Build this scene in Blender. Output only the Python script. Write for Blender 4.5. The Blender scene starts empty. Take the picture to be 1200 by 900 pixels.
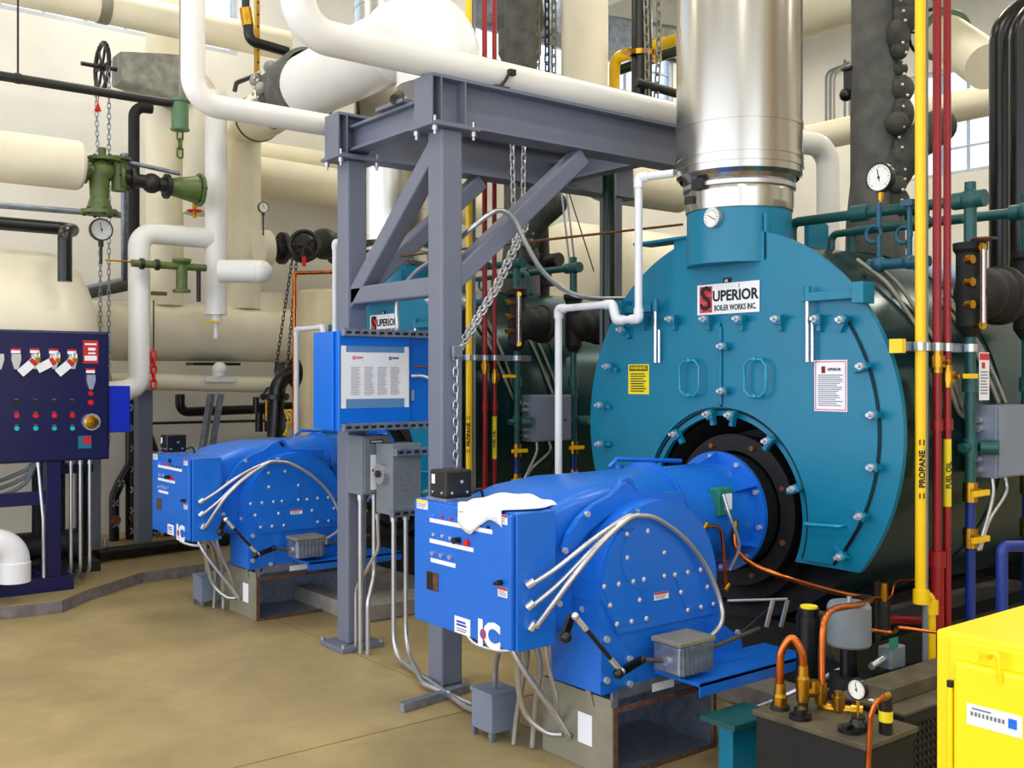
import bpy, bmesh, math, random
from mathutils import Vector, Matrix
random.seed(7)
SC = bpy.context.scene
COL = SC.collection
# ---------------------------------------------------------------- camera, world, lights
EYE = 1.6; FPX = 1208.0; HOR = 441.0; TH = math.radians(52.0)
CT, ST = math.cos(TH), math.sin(TH)
cam = bpy.data.cameras.new('camera'); cam.sensor_width = 36; cam.lens = 36*FPX/1200; cam.shift_y = -(450-HOR)/1200
cam.clip_start = .05; cam.clip_end = 200
co = bpy.data.objects.new('camera', cam); COL.objects.link(co)
co.location = (0, 0, EYE); co.rotation_euler = (math.pi/2, 0, TH-math.pi/2)
SC.camera = co
w = bpy.data.worlds.new('daylight'); SC.world = w; w.use_nodes = True
bg = w.node_tree.nodes['Background']; bg.inputs[0].default_value = (.82, .88, 1.0, 1); bg.inputs[1].default_value = 2.8
SC.view_settings.view_transform = 'Standard'; SC.view_settings.look = 'None'
SC.view_settings.exposure = 0.0; SC.view_settings.gamma = 1; SC.view_settings.use_curve_mapping = False
def area(name, loc, rot, sx, sy, power, col=(1, 1, 1)):
    l = bpy.data.lights.new(name, 'AREA'); l.shape = 'RECTANGLE'; l.size = sx; l.size_y = sy; l.energy = power; l.color = col
    o = bpy.data.objects.new(name, l); COL.objects.link(o); o.location = loc; o.rotation_euler = rot; return o
FILL_LAMPS = [(x, y) for x in (-.6, 3.4, 7.4, 11.0) for y in (-1.5, 2.4, 5.1, 8.9)]  # added fill lamps under the roof, no fixture in view
for i, (lx, ly) in enumerate(FILL_LAMPS):
    area('added_fill_light', (lx, ly, 6.36), (0, 0, 0), 1.2, .3, 50, (1, .94, .82))

# ---------------------------------------------------------------- geometry helpers
V = Vector
def U(px, py, x=None, y=None, z=None, d=None):
    """point on a real plane of the room (x, y, z or distance given) that lies on the sight line of a photo pixel"""
    a = (px-600)/FPX; b = (HOR-py)/FPX
    dx = CT+a*ST; dy = ST-a*CT
    if x is not None: D = x/dx
    elif y is not None: D = y/dy
    elif z is not None: D = (z-EYE)/b
    else: D = d
    return V((D*dx, D*dy, EYE+D*b))
def fillet(pts, rad, seg=6, closed=False):
    pts = [V(p) for p in pts]
    if rad <= 0 or len(pts) < 3: return pts
    out = [pts[0]]
    for i in range(1, len(pts)-1):
        a, p, b = pts[i-1], pts[i], pts[i+1]
        u = (a-p); v = (b-p); lu, lv = u.length, v.length
        if lu < 1e-6 or lv < 1e-6: continue
        u /= lu; v /= lv
        ang = u.angle(v)
        if ang > math.pi-.03: out.append(p); continue
        t = min(rad/math.tan(ang/2), lu*.49 if i > 1 else lu*.98, lv*.49 if i < len(pts)-2 else lv*.98)
        r = t*math.tan(ang/2)
        c = p+(u+v).normalized()*(r/math.sin(ang/2))
        s = p+u*t-c; e = p+v*t-c
        tot = s.angle(e); ax = s.cross(e)
        if ax.length < 1e-9: out.append(p); continue
        ax.normalize()
        for k in range(seg+1):
            out.append(c+Matrix.Rotation(tot*k/seg, 3, ax) @ s)
    out.append(pts[-1]); return out
def spline(pts, n=10):
    pts = [V(p) for p in pts]
    P = [pts[0]*2-pts[1]]+pts+[pts[-1]*2-pts[-2]]
    out = []
    for i in range(1, len(P)-2):
        a, b, c, d = P[i-1], P[i], P[i+1], P[i+2]
        for k in range(n):
            t = k/n
            out.append(.5*((2*b)+(c-a)*t+(2*a-5*b+4*c-d)*t*t+(3*b-a-3*c+d)*t**3))
    out.append(pts[-1]); return out
def resample(pts, step):
    out = [pts[0].copy()]; acc = 0
    for a, b in zip(pts, pts[1:]):
        L = (b-a).length
        if L < 1e-9: continue
        s = step-acc
        while s <= L:
            out.append(a.lerp(b, s/L)); s += step
        acc = L-(s-step)
    return out
def perp(d):
    d = V(d).normalized()
    a = V((0, 0, 1)) if abs(d.z) < .9 else V((1, 0, 0))
    u = d.cross(a).normalized(); return u, u.cross(d).normalized()*-1
ORG = {}
class MB:
    def __init__(s): s.v = []; s.f = []; s.sm = []
    def add(s, vs, fs, smooth=False):
        o = len(s.v); s.v += [V(p) for p in vs]
        for f in fs: s.f.append([i+o for i in f]); s.sm.append(smooth)
        return s
    def box(s, a, b):
        x0, x1 = sorted((a[0], b[0])); y0, y1 = sorted((a[1], b[1])); z0, z1 = sorted((a[2], b[2]))
        return s.add([(x0,y0,z0),(x1,y0,z0),(x1,y1,z0),(x0,y1,z0),(x0,y0,z1),(x1,y0,z1),(x1,y1,z1),(x0,y1,z1)],
                     [(0,3,2,1),(4,5,6,7),(0,1,5,4),(1,2,6,5),(2,3,7,6),(3,0,4,7)])
    def bar(s, p0, p1, wd, ht, up=(0,0,1)):
        p0, p1 = V(p0), V(p1); d = (p1-p0).normalized(); u = d.cross(V(up))
        if u.length < 1e-6: u = perp(d)[0]
        u.normalize(); t = u.cross(d)
        vs = [p+u*a*wd/2+t*b*ht/2 for p in (p0, p1) for a, b in ((-1,-1),(1,-1),(1,1),(-1,1))]
        return s.add(vs, [(0,1,2,3),(7,6,5,4),(0,4,5,1),(1,5,6,2),(2,6,7,3),(3,7,4,0)])
    def tube(s, pts, r, n=12, bend=0, seg=6, caps=True, rf=None, closed=False):
        pts = fillet(pts, bend, seg) if bend else [V(p) for p in pts]
        q = [pts[0]]
        for p in pts[1:]:
            if (p-q[-1]).length > 1e-5: q.append(p)
        pts = q; N = len(pts); rings = []
        u = None
        for i in range(N):
            if closed: d = pts[(i+1) % N]-pts[i-1]
            else: d = pts[min(i+1, N-1)]-pts[max(i-1, 0)]
            d.normalize()
            if u is None: u = perp(d)[0]
            else:
                u = u-d*u.dot(d)
                if u.length < 1e-6: u = perp(d)[0]
                u.normalize()
            t = d.cross(u); rr = rf(i) if rf else r
            rings.append([pts[i]+(u*math.cos(2*math.pi*k/n)+t*math.sin(2*math.pi*k/n))*rr for k in range(n)])
        vs = [p for R in rings for p in R]; fs = []
        for i in range(N if closed else N-1):
            a = i*n; b = ((i+1) % N)*n
            for k in range(n): fs.append((a+k, a+(k+1) % n, b+(k+1) % n, b+k))
        s.add(vs, fs, True)
        if caps and not closed:
            s.add(rings[0], [tuple(range(n-1, -1, -1))]); s.add(rings[-1], [tuple(range(n))])
        return s
    def cyl(s, p0, p1, r, n=16): return s.tube([p0, p1], r, n)
    def cone(s, p0, p1, r0, r1, n=20, caps=True): return s.tube([p0, p1], r0, n, rf=lambda i: (r0, r1)[i], caps=caps)
    def lathe(s, o, ax, prof, n=24, flat=()):
        """prof: list of (distance along axis, radius)"""
        o = V(o); d = V(ax).normalized(); u, t = perp(d)
        if u.cross(t).dot(d) < 0: t = -t
        for j, ((a0, r0), (a1, r1)) in enumerate(zip(prof, prof[1:])):
            sm = j not in flat
            R0 = [o+d*a0+(u*math.cos(2*math.pi*k/n)+t*math.sin(2*math.pi*k/n))*max(r0, 1e-5) for k in range(n)]
            R1 = [o+d*a1+(u*math.cos(2*math.pi*k/n)+t*math.sin(2*math.pi*k/n))*max(r1, 1e-5) for k in range(n)]
            s.add(R0+R1, [(k, (k+1) % n, n+(k+1) % n, n+k) for k in range(n)], True)
        return s
    def dome(s, o, ax, prof, n=28):
        o = V(o); d = V(ax).normalized(); u, t = perp(d)
        if u.cross(t).dot(d) < 0: t = -t
        vs = []; fs = []
        for a, r in prof: vs += [o+d*a+(u*math.cos(2*math.pi*k/n)+t*math.sin(2*math.pi*k/n))*max(r, 1e-4) for k in range(n)]
        for j in range(len(prof)-1):
            for k in range(n): fs.append((j*n+k, j*n+(k+1) % n, (j+1)*n+(k+1) % n, (j+1)*n+k))
        return s.add(vs, fs, True)
    def sphere(s, c, r, n=12, m=8, sc=(1,1,1)):
        vs = []; fs = []; c = V(c)
        for i in range(m+1):
            a = math.pi*i/m
            for k in range(n):
                b = 2*math.pi*k/n
                vs.append(c+V((sc[0]*r*math.sin(a)*math.cos(b), sc[1]*r*math.sin(a)*math.sin(b), sc[2]*r*math.cos(a))))
        for i in range(m):
            for k in range(n): fs.append((i*n+k, (i+1)*n+k, (i+1)*n+(k+1) % n, i*n+(k+1) % n))
        return s.add(vs, fs, True)
    def prism(s, poly, o, u, v, depth):
        """poly in 2D (u,v) from o, extruded along u x v by depth"""
        o, u, v = V(o), V(u), V(v); nrm = u.cross(v).normalized()
        A = [o+u*a+v*b for a, b in poly]; B = [p+nrm*depth for p in A]; n = len(poly)
        s.add(A, [tuple(range(n-1, -1, -1))]); s.add(B, [tuple(range(n))])
        s.add(A+B, [(i, (i+1) % n, n+(i+1) % n, n+i) for i in range(n)])
        return s
    def ring(s, c, ax, R, r, n=28, m=8):
        u, t = perp(ax); c = V(c)
        return s.tube([c+(u*math.cos(2*math.pi*k/n)+t*math.sin(2*math.pi*k/n))*R for k in range(n)], r, m, closed=True)
    def hexbolt(s, p, ax, r, h): return s.tube([V(p), V(p)+V(ax).normalized()*h], r, 6)
    def flex(s, pts, r, n=8, step=.0085):
        P = resample(spline(pts, 14), step)
        return s.tube(P, r, n, rf=lambda i: r if i % 2 else r*.86)
    def chain(s, pts, L=.05, r=.005, wd=.014):
        P = resample([V(p) for p in pts], L*.78)
        for i, (a, b) in enumerate(zip(P, P[1:])):
            d = (b-a).normalized(); u, t = perp(d)
            e = u if i % 2 else t
            c = (a+b)/2; h = L/2-wd
            loop = []
            for k in range(8):
                g = 2*math.pi*k/8+math.pi/8
                loop.append(c+d*(math.cos(g)*wd+math.copysign(h, math.cos(g)))+e*math.sin(g)*wd)
            s.tube(loop, r, 5, closed=True)
        return s
    def build(s, name, mat, parent=None, bev=0, origin=None, bseg=2):
        if origin is None:
            if parent is not None: origin = ORG[parent.name]
            else:
                lo = [min(p[i] for p in s.v) for i in range(3)]; hi = [max(p[i] for p in s.v) for i in range(3)]
                origin = V(((lo[0]+hi[0])/2, (lo[1]+hi[1])/2, lo[2]))
        me = bpy.data.meshes.new(name); me.from_pydata([tuple(p-origin) for p in s.v], [], s.f)
        me.polygons.foreach_set('use_smooth', s.sm); me.update()
        bm = bmesh.new(); bm.from_mesh(me); bmesh.ops.recalc_face_normals(bm, faces=bm.faces); bm.to_mesh(me); bm.free()
        me.materials.append(MAT[mat])
        o = bpy.data.objects.new(name, me); COL.objects.link(o)
        if parent is not None: o.parent = parent
        else: o.location = origin
        ORG[o.name] = origin
        if bev:
            m = o.modifiers.new('edge', 'BEVEL'); m.width = bev; m.segments = bseg; m.limit_method = 'ANGLE'; m.angle_limit = math.radians(40)
        return o
def tag(o, label, cat, group=None):
    o['label'] = label; o['category'] = cat
    if group: o['group'] = group
    return o
def thing(name, label, cat, origin, group=None):
    o = bpy.data.objects.new(name, None); COL.objects.link(o); o.location = origin; o.empty_display_size = .1
    ORG[o.name] = V(origin); return tag(o, label, cat, group)
def struct(o, label=None):
    o['kind'] = 'structure'
    if label: o['label'] = label
    return o
def stuff(o): o['kind'] = 'stuff'; return o
def solo(mb, name, mat, label, cat, group=None, bev=0): return tag(mb.build(name, mat, None, bev), label, cat, group)
def clone(root, delta, label=None, group=None):
    r = root.copy(); COL.objects.link(r); r.location = root.location+V(delta)
    if label: r['label'] = label
    if group: r['group'] = group
    ORG[r.name] = ORG[root.name]+V(delta)
    for ch in list(root.children):
        c = ch.copy(); COL.objects.link(c); c.parent = r; ORG[c.name] = ORG[r.name]
        for g in list(ch.children):
            d = g.copy(); COL.objects.link(d); d.parent = c
    return r
FACE = {'x-': (V((0,-1,0)), V((0,0,1)), V((-1,0,0))), 'y-': (V((1,0,0)), V((0,0,1)), V((0,-1,0)))}
def text(body, size, p, face, mat, parent, align='CENTER', ext=.0008, name='lettering', sx=1.0, rot=0, bold=.018):
    cu = bpy.data.curves.new('t', 'FONT'); cu.body = body; cu.size = size; cu.extrude = ext; cu.align_x = align; cu.align_y = 'CENTER'; cu.resolution_u = 3; cu.offset = bold*size
    t = bpy.data.objects.new('t', cu); COL.objects.link(t)
    me = bpy.data.meshes.new_from_object(t.evaluated_get(bpy.context.evaluated_depsgraph_get()))
    bpy.data.objects.remove(t); bpy.data.curves.remove(cu)
    R, Up, N = FACE[face] if isinstance(face, str) else face
    if rot: R, Up = R*math.cos(rot)+Up*math.sin(rot), Up*math.cos(rot)-R*math.sin(rot)
    og = ORG[parent.name]
    for v in me.vertices:
        c = v.co; v.co = V(p)+R*c.x*sx+Up*c.y+N*(c.z+ext)-og
    me.materials.clear(); me.materials.append(MAT[mat])
    o = bpy.data.objects.new(name, me); COL.objects.link(o); o.parent = parent; ORG[o.name] = og
    return o
def plate(mb, p, face, wd, ht, th, grow=0):
    """thin rectangle centred at p on a face, standing th proud"""
    R, Up, N = FACE[face] if isinstance(face, str) else face
    p = V(p); q = [p+R*a*wd/2+Up*b*ht/2 for a, b in ((-1,-1),(1,-1),(1,1),(-1,1))]
    mb.add(q+[c+N*th for c in q], [(3,2,1,0),(4,5,6,7),(0,1,5,4),(1,2,6,5),(2,3,7,6),(3,0,4,7)]); return mb
def lines(p, face, wd, rows, pitch, h, cols=1, gap=.01, jitter=.3):
    """rows of fine print as thin raised strips"""
    R, Up, N = FACE[face]; mb = MB(); cw = (wd-gap*(cols-1))/cols
    for c in range(cols):
        for i in range(rows):
            k = cw*(1-random.random()*jitter)
            plate(mb, V(p)+R*(-wd/2+c*(cw+gap)+k/2)-Up*i*pitch, face, k, h, .0006)
    return mb
# ---------------------------------------------------------------- materials
MAT = {}
def lin(c): return tuple(((v/255)/12.92 if v/255 <= .04045 else ((v/255+.055)/1.055)**2.4) for v in c)
def mat(name, rgb, rough=.5, metal=0, var=.06, scale=6, bump=0, bscale=60, rgb2=None, coat=0, rvar=0, emis=0, vz=1.0):
    m = bpy.data.materials.new(name); m.use_nodes = True; MAT[name] = m
    nt = m.node_tree; N = nt.nodes; L = nt.links; b = N['Principled BSDF']
    b.inputs['Roughness'].default_value = rough; b.inputs['Metallic'].default_value = metal
    if coat: b.inputs['Coat Weight'].default_value = coat; b.inputs['Coat Roughness'].default_value = .12
    tc = N.new('ShaderNodeTexCoord'); mp = N.new('ShaderNodeMapping'); mp.inputs['Scale'].default_value = (1, 1, vz)
    L.new(tc.outputs['Object'], mp.inputs[0])
    nz = N.new('ShaderNodeTexNoise'); nz.inputs['Scale'].default_value = scale; nz.inputs['Detail'].default_value = 5
    L.new(mp.outputs[0], nz.inputs['Vector'])
    rp = N.new('ShaderNodeValToRGB'); c = lin(rgb)
    lo = lin(rgb2) if rgb2 else tuple(v*(1-var*2) for v in c); hi = c if rgb2 else tuple(min(1, v*(1+var)) for v in c)
    rp.color_ramp.elements[0].color = (*lo, 1); rp.color_ramp.elements[1].color = (*hi, 1)
    rp.color_ramp.elements[0].position = .3; rp.color_ramp.elements[1].position = .68
    L.new(nz.outputs[0], rp.inputs[0]); L.new(rp.outputs[0], b.inputs['Base Color'])
    if rvar:
        mr = N.new('ShaderNodeMapRange'); mr.inputs[3].default_value = max(0, rough-rvar); mr.inputs[4].default_value = rough+rvar
        L.new(nz.outputs[0], mr.inputs[0]); L.new(mr.outputs[0], b.inputs['Roughness'])
    if bump:
        n2 = N.new('ShaderNodeTexNoise'); n2.inputs['Scale'].default_value = bscale; n2.inputs['Detail'].default_value = 4
        L.new(mp.outputs[0], n2.inputs['Vector'])
        bp = N.new('ShaderNodeBump'); bp.inputs['Strength'].default_value = bump; bp.inputs['Distance'].default_value = .01
        L.new(n2.outputs[0], bp.inputs['Height']); L.new(bp.outputs[0], b.inputs['Normal'])
    if emis: b.inputs['Emission Color'].default_value = (*c, 1); b.inputs['Emission Strength'].default_value = emis
    return m
mat('wall', (230, 227, 218), .75, var=.03, scale=2, bump=.05, bscale=120)
mat('ceiling', (225, 225, 218), .8, var=.03)
mat('slab', (150, 132, 92), .75, var=.08, scale=3, bump=.1, bscale=80)
mat('slab_edge', (120, 112, 112), .9, var=.15, scale=14, bump=.3, bscale=50)
mat('joint', (70, 60, 45), .9)
mat('frame', (112, 117, 134), .42, var=.03, scale=3)
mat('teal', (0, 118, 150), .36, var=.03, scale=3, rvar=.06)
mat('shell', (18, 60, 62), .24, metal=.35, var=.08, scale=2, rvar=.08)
mat('burner_blue', (24, 108, 212), .3, var=.03, scale=4, rvar=.06)
mat('panel_blue', (0, 108, 216), .32, var=.02)
mat('royal', (8, 40, 190), .35, var=.03)
mat('navy', (4, 6, 70), .33, var=.04, scale=3)
mat('stainless', (200, 196, 186), .24, metal=1, var=.05, scale=3, rvar=.05, vz=.15)
mat('steel', (205, 205, 210), .34, metal=.85, var=.05)
mat('galv', (150, 160, 176), .42, metal=.75, var=.14, scale=22, rvar=.1)
mat('galv_tan', (150, 146, 128), .5, metal=.3, var=.06, scale=8)
mat('rust', (96, 62, 48), .8, var=.3, scale=30)
mat('white_jacket', (236, 234, 228), .32, var=.02, scale=3, bump=.04, bscale=14)
mat('cream', (240, 231, 204), .5, var=.04, scale=3, bump=.1, bscale=12)
mat('tan', (228, 212, 170), .55, var=.04, scale=3)
mat('pvc', (232, 232, 236), .3, var=.01)
mat('grey_cloth', (92, 92, 88), .85, var=.18, scale=9, bump=.5, bscale=16)
mat('silver_cloth', (150, 148, 136), .6, var=.2, scale=12, bump=.5, bscale=22)
mat('bolt', (205, 205, 212), .35, metal=.5, var=.05)
mat('pipe_teal', (22, 84, 108), .4, var=.1, scale=12)
mat('dark_cloth', (70, 70, 62), .8, var=.25, scale=10, bump=.6, bscale=18)
mat('black', (14, 14, 15), .3, var=.1)
mat('black_matte', (13, 13, 14), .65, var=.15, scale=12)
mat('dark_iron', (32, 30, 28), .5, var=.25, scale=14)
mat('teal_highlight', (20, 142, 174), .3, var=.03)  # lighter teal, highlights on the handles put into the colour
mat('oily_tan', (82, 74, 54), .6, var=.22, scale=10)
mat('dark_green', (8, 44, 28), .25, var=.1)
mat('valve_green', (88, 106, 52), .45, var=.16, scale=18)
mat('pipe_green', (26, 84, 82), .4, var=.12, scale=12)
mat('can_green', (92, 128, 92), .45, var=.06)
mat('pipe_blue', (10, 46, 130), .35, var=.06)
mat('red', (150, 10, 18), .35, var=.06)
mat('bright_red', (215, 20, 30), .35, var=.02)
mat('yellow', (252, 205, 0), .35, var=.02)
mat('cabinet_yellow', (255, 222, 0), .38, var=.01)
mat('brass', (200, 150, 50), .28, metal=1, var=.1, scale=20)
mat('copper', (205, 110, 52), .26, metal=1, var=.16, scale=14)
mat('chrome', (222, 224, 230), .22, metal=.8, var=.02)
mat('grey_box', (128, 138, 156), .45, var=.04, scale=5)
mat('grey_enamel', (120, 128, 134), .4, var=.05)
mat('concrete', (150, 142, 134), .9, var=.12, scale=10, bump=.3, bscale=60)
mat('white', (240, 240, 240), .55, var=.01)
mat('paper', (242, 242, 248), .7, var=.01)
mat('film', (96, 140, 190), .25, var=.02)
mat('print', (120, 120, 126), .7)
mat('ink', (12, 12, 14), .6)
mat('sign_red', (200, 36, 40), .5, var=.05)
mat('pink', (226, 120, 140), .55)
mat('sign_yellow', (246, 222, 20), .5)
mat('cloth_white', (242, 240, 246), .85, var=.02, bump=.15, bscale=40)
mat('lamp_red', (225, 15, 30), .25); mat('lamp_teal', (40, 190, 190), .25); mat('lamp_blue', (60, 90, 255), .25, emis=1.5); mat('lamp_clear', (190, 190, 200), .25)
mat('dial', (238, 238, 232), .45, var=.01)
mat('window_frame', (190, 195, 200), .5)
mat('fill_tube', (255, 250, 240), .4, emis=6)  # glow of the tubes in the added fill lamps
mat('rod_rust', (120, 76, 40), .6, var=.2, scale=30)
mat('actuator_green', (40, 130, 110), .45)
mat('olive', (92, 92, 40), .5)
m = mat('glass', (200, 220, 235), .02)
b = m.node_tree.nodes['Principled BSDF']; b.inputs['Transmission Weight'].default_value = 1; b.inputs['IOR'].default_value = 1.02
# concrete floor: tan with worn darker mottling and polish
m = mat('floor', (180, 156, 98), .5, rgb2=(148, 126, 72), scale=1.3, bump=.03, bscale=200, rvar=.14)
nt = m.node_tree; N = nt.nodes; L = nt.links
tc = N.new('ShaderNodeTexCoord')
n2 = N.new('ShaderNodeTexNoise'); n2.inputs['Scale'].default_value = 9; n2.inputs['Detail'].default_value = 8; n2.inputs['Roughness'].default_value = .7
L.new(tc.outputs['Object'], n2.inputs['Vector'])
mx = N.new('ShaderNodeMix'); mx.data_type = 'RGBA'; mx.blend_type = 'MULTIPLY'; mx.inputs[0].default_value = .38
src = N['Principled BSDF'].inputs['Base Color'].links[0].from_socket
L.new(src, mx.inputs[6]); L.new(n2.outputs[0], mx.inputs[7])
gm = N.new('ShaderNodeBrightContrast'); gm.inputs[1].default_value = .04; L.new(mx.outputs[2], gm.inputs[0])
L.new(gm.outputs[0], N['Principled BSDF'].inputs['Base Color'])
# ================================================================ ROOM
YW, XW, ZC = 10.2, 13.0, 7.0
fl = struct(MB().box((-5, -5, -.2), (XW+.2, YW+.2, -.012)).build('floor', 'joint'), 'tan sealed concrete floor with saw-cut joints')
for (x0, x1) in ((-5, 2.945), (2.955, XW)):
    for (y0, y1) in ((-5, 4.015), (4.025, YW)):
        MB().box((x0, y0, -.012), (x1, y1, 0)).build('slab', 'floor', fl)
def wall(name, axis, c, th, a0, a1, z0, z1, holes, label):
    """wall in plane axis=c with rectangular openings (a0,a1,z0,z1)"""
    mb = MB()
    def q(p0, p1, r0, r1):
        if axis == 'y': mb.box((p0, c, r0), (p1, c+th, r1))
        else: mb.box((c, p0, r0), (c+th, p1, r1))
    cuts = sorted(holes); cur = a0
    for (h0, h1, v0, v1) in cuts:
        q(cur, h0, z0, z1); q(h0, h1, z0, v0); q(h0, h1, v1, z1); cur = h1
    q(cur, a1, z0, z1)
    return struct(mb.build(name, 'wall'), label)
W1 = (.6, 4.36, 4.93, 6.1); W2 = (7.3, 10.9, 5.5, 6.3); W3 = (4.0, 8.1, 4.27, 5.7)
wall('wall_left', 'y', YW, .2, -5, XW+.2, -.02, ZC, [W1, W2], 'cream painted wall behind the pipe headers')
wall('wall_back', 'x', XW, .2, -5, YW, -.02, ZC, [W3], 'cream painted end wall beyond the boilers')
wall('wall_right', 'y', -5.2, .2, -5, XW+.2, -.02, ZC, [(-4.6, 2.4, 0.0, 5.2)], 'unseen cream wall with a wide opening added to admit daylight')  # opening invented in the unseen wall to light the near sides
wall('wall_front', 'x', -5.2, .2, -5.2, YW+.2, -.02, ZC, [(-4.6, 10.0, 0.0, 5.6)], 'unseen cream wall with a wide opening added for more daylight')  # opening added behind the camera, widened to brighten the left wall
struct(MB().box((-5, -5, ZC), (XW+.2, YW+.2, ZC+.15)).build('ceiling', 'ceiling'), 'pale metal roof deck')
def window(name, axis, c, hole, nx, nz, label):
    a0, a1, z0, z1 = hole; mb = MB(); t = .03
    def bx(m, p0, p1, r0, r1, k0, k1):
        if axis == 'y': m.box((p0, c+k0, r0), (p1, c+k1, r1))
        else: m.box((c+k0, p0, r0), (c+k1, p1, r1))
    bx(mb, a0, a1, z0, z0+.05, .03, .1); bx(mb, a0, a1, z1-.05, z1, .03, .1)
    bx(mb, a0, a0+.05, z0+.05, z1-.05, .03, .1); bx(mb, a1-.05, a1, z0+.05, z1-.05, .03, .1)
    o = struct(mb.build(name, 'window_frame'), label)
    for i in range(1, nx):
        p = a0+(a1-a0)*i/nx; m = MB(); bx(m, p-.012, p+.012, z0+.05, z1-.05, .04, .09); m.build('mullion', 'window_frame', o)
    for j in range(1, nz):
        p = z0+(z1-z0)*j/nz; m = MB(); bx(m, a0+.05, a1-.05, p-.012, p+.012, .045, .085); m.build('transom', 'window_frame', o)
    for i in range(nx):
        for j in range(nz):
            m = MB(); bx(m, a0+(a1-a0)*i/nx+.012, a0+(a1-a0)*(i+1)/nx-.012, z0+(z1-z0)*j/nz+.012, z0+(z1-z0)*(j+1)/nz-.012, .06, .066)
            m.build('pane', 'glass', o)
window('window_1', 'y', YW, W1, 10, 3, 'steel framed window high in the wall over the pipe headers')
window('window_2', 'y', YW, W2, 8, 2, 'narrow clerestory window high in the wall past the frame')
window('window_3', 'x', XW, W3, 11, 4, 'steel framed window in the end wall behind the red pipes')
# raised slab under the tank
edge = [U(-60, 733, z=0), U(0, 726, z=0), U(73, 718, z=0), U(105, 704, z=0), U(167, 683, z=0), U(250, 671, z=0), U(330, 664, z=0)]
pl = [(p.x, p.y) for p in edge]+[(4.6, pl_y) for pl_y in (edge[-1].y+.35, YW)]+[(-1.5, YW), (-1.5, edge[0].y)]
sl = MB().prism(pl, (0, 0, .002), (1, 0, 0), (0, 1, 0), .083)
rs = struct(sl.build('trim_1', 'slab', bev=.008), 'low raised concrete slab with a bent front edge')
m = MB()
for a, b in zip(edge, edge[1:]):
    d = (b-a).normalized(); n_ = V((-d.y, d.x, 0))
    if n_.y > 0: n_ = -n_
    m.add([a+n_*.004+V((0,0,.002)), b+n_*.004+V((0,0,.002)), b+n_*.004+V((0,0,.078)), a+n_*.004+V((0,0,.078))], [(0,1,2,3)])
    m.add([a+V((0,0,.002)), b+V((0,0,.002)), b+V((0,0,.078)), a+V((0,0,.078))], [(3,2,1,0)])
m.build('kerb_face', 'slab_edge', rs)
# equipment pads
def pad(y0, lab, x0=3.3):
    return struct(MB().box((x0, y0, .001), (9.2, y0+2.0, .11)).build('trim_2', 'concrete', bev=.01), lab)
pad(2.55, 'concrete equipment pad under the boiler beside the yellow cabinet', 3.95); pad(5.85, 'concrete equipment pad under the boiler behind the steel frame')
# roof joists
for x in (.8, 2.9, 5.0, 7.1, 9.2, 10.8, 12.3):
    o = thing('roof_joist', 'open web steel roof joist under the pale deck', 'joist', (x, 2.6, 6.42), 'roof joists')
    MB().box((x-.05, -5, 6.93), (x+.05, YW-.01, 6.995)).build('top_chord', 'ceiling', o)
    MB().box((x-.05, -5, 6.42), (x+.05, YW-.01, 6.47)).build('bottom_chord', 'ceiling', o)
    m = MB(); y = -4.9; up = False
    while y < YW-.5:
        m.tube([(x, y, 6.46 if not up else 6.94), (x, y+.42, 6.94 if not up else 6.46)], .014, 6); y += .42; up = not up
    m.build('web', 'ceiling', o)
for (lx, ly) in FILL_LAMPS:
    o = thing('fill_lamp', 'added white strip lamp out of view under the roof joists', 'lamp', (lx, ly, 6.38), 'added ceiling fill lamps')  # fixture added out of view to carry a fill light
    MB().box((lx-.62, ly-.12, 6.39), (lx+.62, ly+.12, 6.45)).build('housing', 'white', o, bev=.01)
    for s in (-.06, .06): MB().cyl((lx-.6, ly+s, 6.378), (lx+.6, ly+s, 6.378), .013, 8).build('tube', 'fill_tube', o)
    for s in (-.5, .5): MB().cyl((lx+s, ly, 6.45), (lx+s, ly, 6.99), .004, 6).build('hanger_rod', 'steel', o)

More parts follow.
